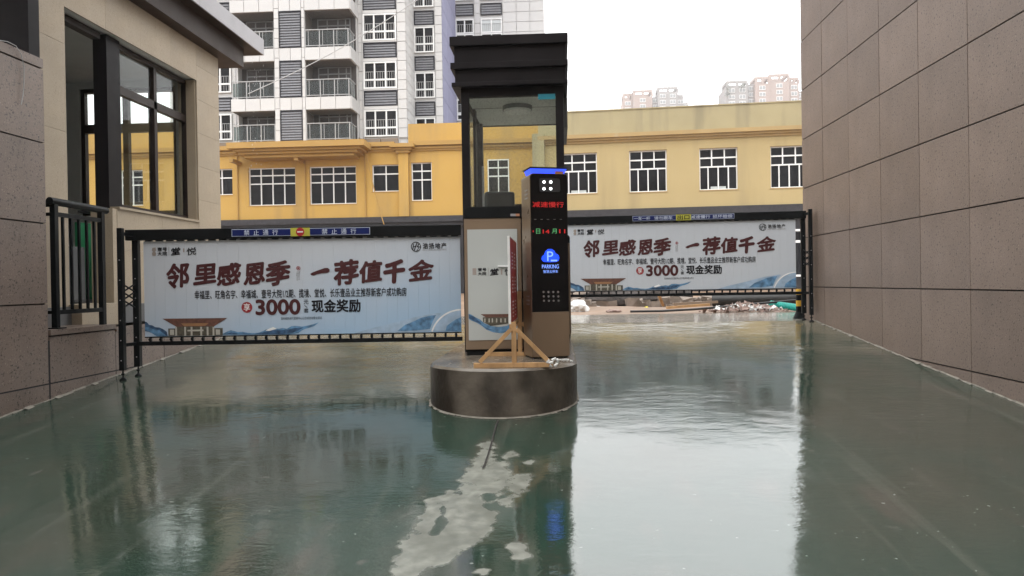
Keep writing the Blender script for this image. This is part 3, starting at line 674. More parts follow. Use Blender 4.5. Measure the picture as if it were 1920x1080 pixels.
def gate(fr, x0, zb, side, label, signs):
    root = empty('advertising_gate', label, 'gate', fr.loc, fr.rz, 'advertising barrier gates across the ramp')
    org = bpy.data.objects.new('print_origin', None)
    pm = print_mat(root)
    # slats
    n = 30; sw = PW / n
    me = MB().box(.0004, sw - .0004, 0, .012, 0, PH).mesh('slat', pm)
    for i in range(n):
        link('slat', me, root, (x0 + i * sw, rnd.uniform(-.0004, .0004), zb))
    # beam over the panel, bottom rail, brackets between slats and rail
    e0, e1 = (-.17, PW + .01) if side == 'L' else (-.02, PW + .14)
    bz = zb + PH + .012
    bm_ = MB().box(x0 + e0, x0 + e1, -.035, .045, bz, bz + .108).build('top_beam', BLACK, root, bevel=.004)
    rr = MB().box(x0 + e0 + (.05 if side == 'L' else 0), x0 + e1, -.012, .032, zb - .092, zb - .050).build('bottom_rail', BLACK, root, bevel=.004)
    MB().box(x0, x0 + PW, -.004, .018, zb - .012, zb - .001).build('slat_channel', BLACK, root)
    bk = MB()
    bk.box(-.010, .010, -.006, .020, -.050, -.012); bk.tube((0, -.016, -.03), (0, -.004, -.03), .014, 8)
    bkm = bk.mesh('bracket', BLACK)
    tk = MB().box(-.035, .035, -.006, .022, 0, .012).mesh('hanger', BLACK)
    for i in range(n):
        link('bracket', bkm, root, (x0 + (i + .5) * sw, 0, zb)); link('hanger', tk, root, (x0 + (i + .5) * sw, 0, zb + PH))
    # hinge posts
    s = -1 if side == 'L' else 1
    px_ = x0 - .085 if side == 'L' else x0 + PW + .105
    ox_ = px_ + s * .005
    zt_ = bz + .108
    for k, (xx, yy_, foot) in enumerate(((px_, 0.02, 0.0), (px_ + s * .05, -.19, -.19 * G))):
        zg = foot + (0.0)
        wdt = .030 if k == 0 else .024
        po = MB().box(xx - wdt, xx + wdt, yy_ - .03, yy_ + .03, zg + .10, zt_ - .001 if k == 0 else zt_ + .006).build('post', BLACK, root, bevel=.003)
        fo = MB().tube((xx, yy_, zg + .02), (xx, yy_, zg + .101), .008, 8).tube((xx, yy_, zg + .055), (xx, yy_, zg + .070), .018, 6)
        fo.tube((xx, yy_, zg), (xx, yy_, zg + .012), .034, 12).tube((xx, yy_, zg + .012), (xx, yy_, zg + .03), .034, 12, .012)
        link('levelling_foot', fo.mesh('levelling_foot', BLACK), po)
        bme = MB().tube((0, -.034, 0), (0, -.0302, 0), .006, 6).mesh('bolt', FASCIA)
        for q in range(6): link('bolt', bme, po, (xx, yy_, zg + .2 + q * .2))
    x1_, x2_ = sorted((px_, px_ + s * .05))
    # short arms between the two posts and the diamond lattice
    for z in (zb - .07, zt_ - .05):
        MB().bar((px_, .0, z), (px_ + s * .05, -.17, z), .035, .02).build('hinge_arm', BLACK, root)
    lat = MB(); zl = zb + .30
    a = Vector((px_, -.02, 0)); c = Vector((px_ + s * .05, -.165, 0))
    for q in range(3):
        for p1, p2 in ((a, c), (c, a)):
            lat.bar((p1.x, p1.y, zl + q * .08), (p2.x, p2.y, zl + (q + 1) * .08), .012, .012)
    lat.build('lattice', BLACK, root)
    # ---- printed artwork
    Y = -.0042
    def T_(s_, u0, u1, v0, v1, m, **k):
        a0, a1, b0, b1 = ab(u0, u1, v0, v1); return text(s_, x0 + a0, x0 + a1, zb + b0, zb + b1, Y, m, root, **k)
    def P_(pts, m, y=-.0032, nm='print'):
        mb = MB(); q = [art(*p) for p in pts]; q = [(x0 + min(max(a, .002), PW - .002), zb + min(max(b, .002), PH - .002)) for a, b in q]
        mb.flat(q, y); me = mb.mesh(nm, m, recalc=False)
        bm = bmesh.new(); bm.from_mesh(me); bmesh.ops.triangulate(bm, faces=bm.faces)
        for f in bm.faces:
            if f.normal.y > 0: f.normal_flip()
        bm.to_mesh(me); bm.free(); return link(nm, me, root)
    def disc(u, v, r, k=24): return [(u + r * math.cos(2 * math.pi * i / k), v + r * math.sin(2 * math.pi * i / k)) for i in range(k)]
    def ring(u, v, r0, r1, m, a0=0, a1=360, y=-.0040, nm='print'):
        mb = MB(); k = 28
        pts = []
        for i in range(k + 1):
            t = R(a0 + (a1 - a0) * i / k)
            pts.append((art(u + r0 * math.cos(t), v - r0 * math.sin(t)), art(u + r1 * math.cos(t), v - r1 * math.sin(t))))
        for (a, b), (c, d) in zip(pts, pts[1:]):
            q = [(x0 + min(max(p[0], .002), PW - .002), y, zb + min(max(p[1], .002), PH - .002)) for p in (a, b, d, c)]
            mb.quad(*q)
        return mb.build(nm, m, root, recalc=False)
    # small estate logos, top left
    P_([(289, 465), (295, 464), (296, 470), (294, 472), (296, 475), (295, 480), (289, 480), (288, 475), (290, 472), (288, 470)], TANSEAL)
    T_('壹号', 298.5, 316.5, 464, 471.2, INKK, bold=.03); T_('大院', 298.5, 316.5, 472.2, 479.4, INKK, bold=.03)
    P_([(319.6, 463), (320.2, 463), (320.2, 479), (319.6, 479)], INKG)
    T_('堂', 323.5, 341.5, 464, 479, INKK, bold=.03, brush=.02)
    P_([(346.5, 466), (349, 466), (349, 473), (346.5, 473)], TANSEAL); T_('悦', 353, 371, 464, 479, INKK, bold=.012, brush=.02)
    # headline in brush writing
    for ch, u0, u1, v0, v1 in (('邻', 314, 358, 494, 541), ('里', 364, 408, 494, 535), ('感', 408, 455, 493, 536), ('恩', 458, 499, 492, 535), ('季', 500, 547, 489, 537),
                               ('荐', 627, 675, 487, 536), ('值', 675, 719, 489, 532), ('千', 720, 762, 487, 533), ('金', 767, 816, 488, 529)):
        T_(ch, u0, u1, v0, v1, INKR, bold={'千': .055, '一': .26}.get(ch, .036), brush=.07, res=4)
    P_([(583.4, 514.6), (588, 511.5), (600, 507), (611, 503.4), (617, 503.2), (620.2, 506), (619.8, 510), (616, 512.4), (605, 513.4), (596, 515.2), (590.5, 517.6), (586.5, 517)], INKR, -.0042)
    ring(561.5, 503.5, 2.8, 3.8, INKRED); P_([(560, 502), (563, 502), (563, 505), (560, 505)], INKRED, -.0040)
    T_('Reward', 561.6, 564.4, 510, 525, INKG, rot=-1); T_('Upgrade', 557.6, 560.6, 510, 527, INKG, rot=-1)
    T_('幸福里、旺角名宇、幸福城、壹号大院1/2期、揽境、堂悦、长乐壹品业主推荐新客户成功购房', 366.5, 763.5, 545.0, 556.2, INKK, bold=.012, res=2)
    P_(disc(464, 576.7, 10.2), INKRED, -.0036); T_('享', 458, 470, 569.5, 583.5, INKW, bold=.01)
    T_('3000', 480, 564.5, 562, 590.5, INKR, bold=.045, res=6)
    T_('元', 570.5, 579.5, 562.8, 571, INKK, bold=.01); T_('/', 572, 577, 572.5, 578, INKK, rot=1); T_('套', 570.5, 579.5, 578.8, 587, INKK, bold=.01)
    T_('现金奖励', 585, 677, 562.5, 585.8, INKK, bold=.028, res=3)
    T_('活动细则详见营销中心公示或咨询置业顾问', 527, 604, 595, 599.3, INKK, res=1)
    # developer's mark, top right
    ring(782.5, 464, 8.0, 9.4, INKK)
    for q in ([(777.5, 459), (779, 458.5), (777, 470), (775.5, 469)], [(783.5, 456.5), (785.2, 456.5), (779.5, 472), (777.8, 472)], [(777, 463.5), (784, 461.5), (783.5, 463.2), (776.8, 465.2)],
              [(788, 457.5), (789.4, 458.6), (785.5, 464.5), (784.2, 463.8)], [(784.4, 462.8), (790.5, 463.6), (790.3, 465), (784, 464.6)], [(788, 464), (789.4, 464), (784, 472.5), (782.4, 472.8)]):
        P_(q, INKK, -.0040)
    T_('浩扬地产', 795, 839.5, 457, 467.3, INKK, bold=.02, spacing=1.15); T_('HAO YANG REAL ESTATE', 795, 839.5, 468.4, 470.8, INKG, res=1)
    # ink mountains, waves, planet
    P_([(272, 603), (276, 604), (280, 609), (286, 610), (292, 613.5), (299, 614), (306, 617), (313, 622), (315, 631), (297, 631), (288, 626), (279, 622), (272, 621)], DBLUE, -.0022)
    P_([(272, 612), (280, 614), (290, 618), (299, 619), (308, 626), (312, 631), (294, 631), (284, 624), (272, 619)], SKYBLUE, -.0028)
    P_([(418, 626), (426, 622), (433, 619.5), (440, 621), (446, 623), (455, 622.5), (466, 624.5), (478, 625), (486, 624), (494, 621), (500, 617.5), (508, 619), (515, 616.5), (523, 617), (530, 615.5), (538, 617),
        (547, 612), (556, 611.5), (566, 613), (578, 611), (588, 608.5), (598, 605), (590, 611.5), (582, 614.5), (573, 617), (566, 620), (560, 625), (540, 628), (418, 628)], SKYBLUE, -.0026)
    P_([(424, 627), (434, 623), (446, 626), (460, 625.5), (476, 627), (490, 624.5), (505, 621), (520, 619.5), (536, 619.5), (552, 615.5), (570, 614.5), (560, 620), (548, 625), (530, 627)], DBLUE, -.0030)
    P_([(498, 620), (506, 616), (513, 613.5), (519, 617), (512, 619), (505, 621)], INKW, -.0034)
    P_([(665, 627), (690, 618), (715, 612), (740, 606), (762, 600), (785, 594), (806, 591), (820, 588), (828, 589), (820, 597), (812, 608), (806, 622), (760, 625)], SKYBLUE2, -.0020)
    P_([(745, 622), (760, 610), (775, 604), (790, 597), (806, 593), (818, 592), (812, 603), (806, 618), (780, 621)], SKYBLUE, -.0024)
    pl = disc(866, 641, 60, 60)
    P_([(806, 622)] + [(866 + 60 * math.cos(t), 641 - 60 * math.sin(t)) for t in [R(180 - i * 3) for i in range(7, 31)]] + [(865, 622)], SKYBLUE2, -.0028)
    P_([(835, 622), (838, 612), (846, 606), (855, 600), (865, 596), (865, 622)], SKYBLUE, -.0032)
    ring(866, 641, 57.5, 60.5, INKW, 90, 162, -.0036)
    # pavilion picture
    P_([(305.5, 597.6), (427, 596.4), (402, 612), (331, 612.6)], TEMB, -.0038)
    P_([(340, 606.5), (392, 606), (385, 611.4), (346, 611.8)], mat('print_warm_wood', (.30, .15, .07), .5) if 'print_warm_wood' not in MAT else MAT['print_warm_wood'], -.0042)
    P_([(316, 616), (418, 615.2), (418, 629), (316, 630)], TEMD, -.0038); P_([(331, 612.6), (402, 612), (402, 629), (331, 630)], TEMD, -.0040)
    for u in (329, 346, 358, 376, 388, 399):
        P_([(u, 613), (u + 3.4, 613), (u + 3.4, 629.5), (u, 629.8)], TEML, -.0046)
    P_([(352, 618.5), (382, 618), (382, 621), (352, 621.4)], TEML, -.0048)
    for u in (319, 405): P_([(u, 618), (u + 8, 618), (u + 8, 628), (u, 628)], TEML, -.0046)
    # ---- sign strip on the beam
    sx0, sx1, sx2, sx3, kind = signs
    sz0, sz1 = bz + .022, bz + .096
    sg = MB().box(sx0, sx3, -.0395, -.0355, sz0, sz1).build('sign_strip', SIGNW, root)
    def sub(mb, nm, m): return link(nm, mb.mesh(nm, m), sg)
    sub(MB().box(sx0 + .005, sx1, -.0415, -.0398, sz0 + .005, sz1 - .005), 'blue_field', SIGNB); sub(MB().box(sx2, sx3 - .005, -.0415, -.0398, sz0 + .005, sz1 - .005), 'blue_field', SIGNB)
    sub(MB().box(sx1, sx2, -.0425, -.0398, sz0 - .006, sz1 + .004), 'yellow_field', SIGNY)
    zc = (sz0 + sz1) / 2
    if kind == 'stop':
        sub(MB().tube(((sx1 + sx2) / 2, -.0426, zc), ((sx1 + sx2) / 2, -.0445, zc), .043, 28), 'no_entry_disc', SIGNR)
        sub(MB().box((sx1 + sx2) / 2 - .029, (sx1 + sx2) / 2 + .029, -.0465, -.0446, zc - .006, zc + .006), 'no_entry_bar', INKW)
        for a, b_ in (((460 - 437) / 258, (524 - 437) / 258), ((605.5 - 437) / 258, (670 - 437) / 258)):
            wv = sx3 - sx0; l0 = sx0 + a * wv; l1 = sx0 + b_ * wv
            for i, ch in enumerate('禁止通行'):
                c0 = l0 + (l1 - l0) * (i / 3.62); text(ch, c0, c0 + .056, zc - .027, zc + .027, -.0422, SIGNW, sg, bold=.012)
    else:
        text('出口', sx1 + .02, sx2 - .02, zc - .034, zc + .034, -.0432, INKK, sg, bold=.03)
        for s_, a, b_ in (('一车一杆', .014, .175), ('请勿跟车', .215, .395), ('减速慢行', .575, .765), ('损坏赔偿', .79, .982)):
            wv = sx3 - sx0; text(s_, sx0 + a * wv, sx0 + b_ * wv, zc - .025, zc + .025, -.0422, SIGNW, sg, bold=.015)
    return root

# left gate
YL_ = 7.55
fl = Fr((WF.y(256, 600, YL_).x, YL_, gz(YL_)), R(3.44))
p0 = fl.y(272, 631.3); p1 = fl.y(865, 623)
gl_ = gate(fl, p0.x, p0.z, 'L', 'left advertising gate marked 禁止通行 with its posts against the left wall',
           (fl.y(437, 435).x, fl.y(547, 435).x, fl.y(583, 435).x, fl.y(695, 435).x, 'stop'))
print('left gate panel width', p1.x - p0.x, 'h', fl.y(272, 453).z - p0.z)
YR_ = 11.05
fr_ = Fr((WF.y(1510, 600, YR_).x, YR_, gz(YR_)), R(-4.3))
q0 = fr_.y(1068, 547.6); q1 = fr_.y(1493, 540)
print('right gate panel width', q1.x - q0.x, 'h', fr_.y(1493, 411).z - q1.z)
gr_ = gate(fr_, q1.x - PW, q1.z, 'R', 'right advertising gate marked 出口 with its posts against the right wall',
           (fr_.y(1186, 408).x, fr_.y(1267, 408).x, fr_.y(1295, 408).x, fr_.y(1376, 408).x, 'exit'))

# ------------------------------------------------------------------ island
IZ = .89; IX0, IX1 = -1.09, .15; IC = (IX0 + IX1) / 2; IR = (IX1 - IX0) / 2; IY0 = 5.84
def outline(r, yend=12.0):
    pts = []
    for i in range(33):
        t = math.pi + math.pi * i / 32; pts.append((IC + (IR - r) * math.cos(t), IY0 + IR + (IR - r) * math.sin(t)))
    pts += [(IX1 - r, 12 - r), (IX0 + r, 12 - r)]
    return pts
o1 = outline(0); o2 = outline(.018)
mb = MB(); n = len(o1)
vs = [(x, y, gz(y) - .12) for x, y in o1] + [(x, y, IZ - .02 + .004 * noise.noise(Vector((x * 3, y * 3, 0)))) for x, y in o1]
mb.add(vs, [(i, (i + 1) % n, n + (i + 1) % n, n + i) for i in range(n)])
isl = mb.build('traffic_island', CONC, smooth=True)
tag(isl, 'low rounded concrete island between the two lanes, stained by water', 'traffic island')
# bands of hollows and rubbed-off plaster round the side
mb = MB(); vs = [(x, y, IZ - .02) for x, y in o1] + [(x, y, IZ) for x, y in o2]
mb.add(vs, [(i, (i + 1) % n, n + (i + 1) % n, n + i) for i in range(n)] + [tuple(range(n, 2 * n))])
mb.build('top', CONCT, isl, smooth=True)
mb = MB(); o3 = outline(-.025)
for i in range(33):
    a, b_, c, d = o1[i], o1[(i + 1) % n], o3[(i + 1) % n], o3[i]
    k = rnd.uniform(.2, 1)
    c = (b_[0] + (c[0] - b_[0]) * k, b_[1] + (c[1] - b_[1]) * k); d = (a[0] + (d[0] - a[0]) * k, a[1] + (d[1] - a[1]) * k)
    mb.quad((a[0], a[1], gz(a[1]) + .012), (b_[0], b_[1], gz(b_[1]) + .012), (c[0], c[1], gz(c[1]) + .003), (d[0], d[1], gz(d[1]) + .003))
mb.build('mortar_bead', GROUT, isl)

# ------------------------------------------------------------------ sentry booth
BY = 7.3
bf = Fr((WF.y(962, 650, BY).x, BY, IZ), 0)
booth = empty('sentry_booth', 'black sentry booth with a stepped roof and glass sides on the island', 'booth', bf.loc, 0)
bx0 = bf.y(866, 300).x; bx1 = bf.y(1058, 300).x; D = 1.42
def bz_(v, y=0, u=962): return bf.y(u, v, y).z
zg0 = bz_(386); zg1 = bz_(180); zhead = bz_(163)
PWD = .075
for x in (bx0, bx1 - PWD):
    for y in (0, D - PWD):
        MB().box(x, x + PWD, y, y + PWD, .0, zhead).build('corner_post', BLACKB, booth, bevel=.004)
for a, nm in (((bx0 + PWD, bx1 - PWD, .003, .055), 'front'), ((bx0 + PWD, bx1 - PWD, D - .055, D - .003), 'rear'), ((bx0 + .003, bx0 + .055, PWD, D - PWD), 'l'), ((bx1 - .055, bx1 - .003, PWD, D - PWD), 'r')):
    MB().box(a[0], a[1], a[2], a[3], zg1, zhead).build('header', BLACKB, booth)
    MB().box(a[0], a[1], a[2], a[3], .02, zg0).build('lower_panel', BLACKB, booth)
    MB().box(a[0] + (.02 if nm in 'lr' else 0), a[1] - (.02 if nm in 'lr' else 0), a[2] + (.02 if nm in ('front', 'rear') else 0), a[3] - (.02 if nm in ('front', 'rear') else 0), zg0, zg1).build('glass_pane', GLASSB, booth)
MB().box(bx0 + .055, bx1 - .055, .055, D - .055, 0.0, .299).build('floor', PLINTH, booth)
MB().box(bx0 + .055, bx1 - .055, .055, D - .055, zg1 + .005, zg1 + .03).build('ceiling', mat('booth_ceiling', (.80, .81, .78), .6, .06, 3), booth)
# seams of the ceiling boards
MB().box(bx0 + .055, bx1 - .055, .5, .504, zg1 + .001, zg1 + .0045).build('ceiling_seam', INKG, booth)
lx, lz = (bf.y(970, 200, .45).x), zg1
cl = MB().tube((lx, .45, lz - .035), (lx, .45, lz + .004), .15, 28).build('ceiling_lamp', mat('lamp_rim', (.10, .12, .12), .4), booth, smooth=True)
link('diffuser', MB().tube((lx, .45, lz - .055), (lx, .45, lz - .0355), .125, 28, .14).mesh('diffuser', LAMPG, 0, True), cl)
# door frame on the left side, seen through the glass
for y in (.5, .58, 1.22): MB().box(bx0 + .058, bx0 + .085, y, y + .04, .05, zg1 - .001).build('door_stile', BLACKB, booth)
MB().box(bx0 + .09, bx0 + .11, 1.05, 1.09, 1.0, zg0 + .55).build('door_handle', FASCIA, booth)
# inside rear bar under the window
MB().box(bx0 + PWD, bx1 - PWD, D - .075, D - .056, zg0 - .03, bz_(384, D)).build('window_ledge', BLACKB, booth)
MB().box(bf.y(1009, 180).x, bf.y(1041, 180).x, -.001, .002, bz_(188), bz_(178)).build('sticker', TEALST, booth)
# stepped roof: three ribs with recessed bands
def ring_(z0, z1, e, nm='roof_rib'):
    return MB().box(bx0 - e, bx1 + e * .55, -e, D + e, z0, z1).build(nm, BLACKB, booth, bevel=.004)
YO = -.08
zr = [bz_(v, YO) for v in (163, 150, 150, 125, 125, 113, 113, 82, 82, 65)]
ring_(zhead + .001, bz_(151, YO), .078); ring_(bz_(151, YO) + .001, bz_(126, YO), .048, 'roof_band')
ring_(bz_(126, YO) + .001, bz_(114, YO), .086); ring_(bz_(114, YO) + .001, bz_(83, YO), .052, 'roof_band')
ring_(bz_(83, YO) + .001, bz_(65, YO), .090)
MB().box(bx1 + .004, bx1 + .045, D * .35, D + .05, bz_(222), zhead).build('side_box', mat('grey_booth_box', (.10, .10, .10), .5), booth)
# office chair inside
ch = empty('office_chair', 'black office chair back seen through the rear of the booth glass', 'chair', (WF.y(937, 370, BY + .95).x, BY + .95, IZ + .30), R(12))
MB().box(-.165, .165, -.03, .05, .66, 1.355).build('backrest', CHAIRM, ch, bevel=.05, smooth=True, seg=4)
MB().box(-.23, .23, -.48, -.02, .45, .53).build('seat', CHAIRM, ch, bevel=.03, smooth=True)
MB().tube((0, -.22, .08), (0, -.22, .45), .03, 10).build('gas_lift', BLACK, ch)
cb_ = MB()
for k in range(5):
    t = 2 * math.pi * k / 5; cb_.bar((0, -.22, .07), (.24 * math.cos(t), -.22 + .24 * math.sin(t), .04), .035, .03); cb_.tube((.24 * math.cos(t), -.22 + .24 * math.sin(t), 0), (.24 * math.cos(t), -.22 + .24 * math.sin(t), .05), .025, 8)
cb_.build('star_base', BLACK, ch)

# ------------------------------------------------------------------ gate machines
def rrect(x0, x1, z0, z1, r, k=5, low=True):
    pts = []
    for cx_, cz, a0 in ((x1 - r, z1 - r, 0), (x0 + r, z1 - r, 90), (x0 + r, z0 + r, 180), (x1 - r, z0 + r, 270)):
        if not low and a0 >= 180: pts.append((x0 if a0 == 180 else x1, z0)); continue
        for i in range(k + 1):
            t = R(a0 + 90 * i / k); pts.append((cx_ + r * math.cos(t), cz + r * math.sin(t)))
    return pts
MF = WF.z(922, 667, IZ); mf = Fr((WF.y(923, 660, 7.0).x, 7.0, IZ), R(5))
mach = empty('gate_machine', 'bronze gate machine cabinet with a pale printed panel and black cap, behind the red board', 'gate machine', mf.loc, mf.rz)
mx0 = mf.y(871, 500).x; mx1 = mf.y(978, 500).x
def mz(v, u=920): return mf.y(u, v).z
MB().box(mx0 + .01, mx1 - .01, .02, .27, 0, mz(655)).build('base', BLACK, mach)
zb0, zb1 = mz(655), mz(409)
bw = MB().box(mx0, mx1, 0, .28, zb0, zb1).build('cabinet', BRONZE, mach, bevel=.005)
cp = MB().prism(rrect(mx0, mx1, zb1 + .001, mz(388), .045, low=False), -.008, .285).build('cap', BLACK, mach, bevel=.003)
link('sticker', MB().box(mf.y(957, 400).x, mf.y(974, 400).x, -.0095, -.0083, mz(406), mz(401.5)).mesh('sticker', FASCIA), cp)
link('sticker', MB().box(mf.y(967, 400).x, mf.y(974, 400).x, -.0105, -.0097, mz(406), mz(401.5)).mesh('sticker', STICK), cp)
ax0, ax1, az0, az1 = mf.y(877, 500).x, mf.y(970.5, 500).x, mz(637.5), mz(430)
pn = MB().box(ax0, ax1, -.006, -.001, az0, az1).build('printed_panel', LPANEL, mach)
def mt(s_, u0, u1, v0, v1, m, **k):
    a = mf.y(u0, v0); b_ = mf.y(u1, v1); return text(s_, a.x, b_.x, b_.z, a.z, -.0085, m, pn, **k)
def mp_(pts, m, y, nm='print'):
    q = [(min(max(mf.y(*p).x, ax0 + .002), ax1 - .002), min(max(mf.y(*p).z, az0 + .002), az1)) for p in pts]
    mb = MB().flat(q, y); me = mb.mesh(nm, m, recalc=False)
    bm = bmesh.new(); bm.from_mesh(me); bmesh.ops.triangulate(bm, faces=bm.faces)
    for f in bm.faces:
        if f.normal.y > 0: f.normal_flip()
    bm.to_mesh(me); bm.free(); return link(nm, me, pn)
mp_([(886, 503), (893, 503), (893, 515.5), (886, 515.5)], TANSEAL, -.008)
mt('壹号', 896, 912, 502.5, 508.6, INKK, bold=.03); mt('大院', 896, 912, 510, 516.3, INKK, bold=.03)
mp_([(915, 502), (915.6, 502), (915.6, 517), (915, 517)], INKG, -.008)
mt('堂', 918.5, 935, 503, 516.5, INKK, bold=.03, brush=.02); mp_([(939, 505), (942, 505), (942, 515), (939, 515)], TANSEAL, -.008); mt('悦', 946, 961, 503, 516.5, INKK, bold=.012)
mp_([(877, 588), (884, 590), (892, 595), (900, 599), (908, 606), (920, 611), (935, 613), (950, 611), (958, 607), (971, 600), (971, 608), (965, 616), (955, 621), (940, 625), (925, 623), (912, 618), (902, 610), (894, 605), (884, 601), (877, 598)], SKYBLUE, -.0072)
mp_([(877, 590), (885, 592), (893, 598), (900, 603), (905, 611), (915, 616), (928, 620), (915, 618), (903, 608), (892, 603), (877, 596)], DBLUE, -.0078)
mp_([(901, 589), (960, 588.5), (952, 594.5), (911, 595)], TEMB, -.0078); mp_([(905, 595), (958, 594.5), (957, 606), (920, 611), (906, 604)], TEMD, -.0080)
for u in (908, 916, 922, 930, 938, 946, 953): mp_([(u, 597), (u + 2.4, 597), (u + 2.4, 604.5), (u, 604.5)], TEML, -.0084)
MB().box(mf.y(933, 499).x, mf.y(958, 499).x, -.030, -.012, mz(500.5), mz(498)).build('white_bar', WFRAME, mach)  # short white horizontal bar in front of the panel
# its twin for the right lane stands farther back, mostly hidden
m2 = empty('gate_machine', 'dark bronze gate machine cabinet half hidden behind the parking terminal, for the right lane', 'gate machine', (WF.y(1058, 640, 8.95).x - .12, 8.95, IZ), 0)
MB().box(-.27, .27, 0, .28, .05, 1.12).build('cabinet', BRONZE, m2, bevel=.005); MB().box(-.26, .26, .01, .27, 0, .05).build('base', BLACK, m2)
MB().prism(rrect(-.27, .27, 1.121, 1.22, .045, low=False), -.008, .285).build('cap', BLACK, m2, bevel=.003)
m2.location.x = WF.y(1071.5, 640, 8.95).x - .27

# ------------------------------------------------------------------ parking terminal
kb = WF.z(1035, 671.5, IZ)
kf = Fr((kb.x, kb.y, IZ), R(17))
kio = empty('parking_terminal', 'bronze parking terminal with black display face, blue light bar and blue parking sign', 'parking terminal', kf.loc, kf.rz)
def kx(u, v): return kf.y(u, v).x
def kz(u, v): return kf.y(u, v).z
k0 = (kx(991, 330) + kx(1000, 660)) / 2; k1 = (kx(1061, 330) + kx(1070, 660)) / 2
kt = kz(1025, 325); KD = .30
ksl = .0                                      # upright
body = MB().prism(rrect(k0, k1, .012, kt, .03, low=False), .0, KD).build('body', BRONZED, kio, bevel=.006)
MB().box(k0 + .015, k1 - .015, .012, KD - .01, 0, .0115).build('base', BLACK, kio)
zk = kz(1030, 585)
MB().prism(rrect(k0 + .002, k1 - .002, zk + .002, kt - .004, .03, low=False), -.010, -.0008).build('display_face', KBLACK, kio, bevel=.003)
MB().prism(rrect(k0 + .002, k1 - .002, .014, zk, .018)[:], -.013, -.0008).build('front_cover', BRONZE, kio, bevel=.004)
# light bar and cap
lb = MB(); za, zc_ = kt + .002, kt + .038
lb.add([(k0 + .02, .02, za), (k1 - .02, .02, za), (k1 - .02, .20, za), (k0 + .02, .20, za), (k0 + .006, -.012, zc_), (k1 - .006, -.012, zc_), (k1 - .006, .20, zc_), (k0 + .006, .20, zc_)],
       [(0, 3, 2, 1), (4, 5, 6, 7), (0, 1, 5, 4), (1, 2, 6, 5), (2, 3, 7, 6), (3, 0, 4, 7)])
lb.build('light_bar', LEDB, kio)
MB().box(k0 - .008, k1 + .008, -.035, .21, zc_ + .001, zc_ + .012).build('cap', BLACK, kio, bevel=.004)
# camera window with four lamps
def kb_(u0, u1, v0, v1, y0, y1): 
    vm = (v0 + v1) / 2; um = (u0 + u1) / 2
    return MB().box(kx(u0, vm), kx(u1, vm), y0, y1, kz(um, v1), kz(um, v0))
cw = MB().prism(rrect(kx(1010, 348), kx(1049, 348), kz(1030, 361), kz(1030, 335), .02), -.024, -.0102).build('camera_window', mat('camera_bezel', (.03, .03, .032), .25), kio, bevel=.002)
MB().prism(rrect(kx(1012, 348), kx(1041, 348), kz(1030, 359.5), kz(1030, 337), .016), -.026, -.0242)
for u in (1018.5, 1031):
    for v in (342, 354.5):
        link('lamp', MB().tube((kx(u, v), -.0285, kz(u, v)), (kx(u, v), -.0242, kz(u, v)), .0125, 14).mesh('lamp', LEDW), cw)
kb_(1040, 1055, 321.5, 326.5, -.0118, -.0102).build('sticker', STICK, kio)
def kt_(s_, u0, u1, v0, v1, m, **k):
    return text(s_, kx(u0, v0), kx(u1, v0), kz((u0 + u1) / 2, v1), kz((u0 + u1) / 2, v0), -.0113, m, kio, **k)
kt_('减速慢行', 998, 1056, 378.5, 389, LEDR, bold=.004, name='led_text', res=1)
kt_('日', 1004.5, 1012, 429, 438.5, LEDG, bold=.0, name='led_text'); kt_('14', 1017, 1029.5, 430.5, 438, LEDR, bold=.02, name='led_text')
kt_('月', 1034, 1043, 429, 438, LEDG, bold=.0, name='led_text'); kt_('11', 1048, 1059, 430, 437.5, LEDR, bold=.02, name='led_text')
kb_(998.5, 1000, 432, 435.5, -.0115, -.0103).build('led_dot', LEDR, kio)
for i in range(5):
    u = 1001 + i * 12; kb_(u, u + 4, 411.2, 411.9, -.0112, -.0103).build('display_seam', INKG, kio)
# cloud with a P
cmb = MB(); cxx, czz = 1031.0, 483.0; pts = []
for u, v in [(1014.5, 486), (1015.5, 481), (1019.5, 477.5), (1022, 471), (1027, 467), (1033, 466.8), (1038.5, 470), (1041, 475), (1046, 478), (1048.2, 483.5), (1046.5, 489), (1041.5, 491.2), (1031, 491.6), (1020, 491.2), (1016.5, 489.5)]:
    pts.append((kx(u, v), kz(u, v)))
ic = cmb.prism(pts, -.0125, -.0102).build('parking_icon', LEDP, kio)
tt = text('P', kx(1025, 480), kx(1036.5, 480), kz(1030, 489.5), kz(1030, 471.5), -.0133, LEDL, ic, bold=.0)
link('car_mark', MB().box(kx(1032, 488), kx(1044, 488), -.0134, -.0127, kz(1038, 490), kz(1038, 487)).mesh('car_mark', LEDL), ic)
kt_('PARKING', 1015.5, 1047, 496, 503.5, LEDL, bold=.004, name='led_text'); kt_('智慧云停车', 1018, 1045.5, 506.2, 512, LEDL, name='led_text', res=1)
# speaker holes / keypad
for r_ in range(3):
    for c in range(4):
        u = 1018.5 + c * 9.1 + r_ * .4; v = 547.5 + r_ * 8.2
        MB().tube((kx(u, v), -.0125, kz(u, v)), (kx(u, v), -.0102, kz(u, v)), .0095, 10).build('speaker_hole', INKG, kio)
# louvre slits on the left side
for zc0 in (kz(991, 364), kz(998, 566)):
    for i in range(3):
        MB().box(k0 - .004, k0 - .0002, .07, .17, zc0 - .03 + i * .035, zc0 - .03 + i * .035 + .012).build('vent_slit', FASCIA, kio)

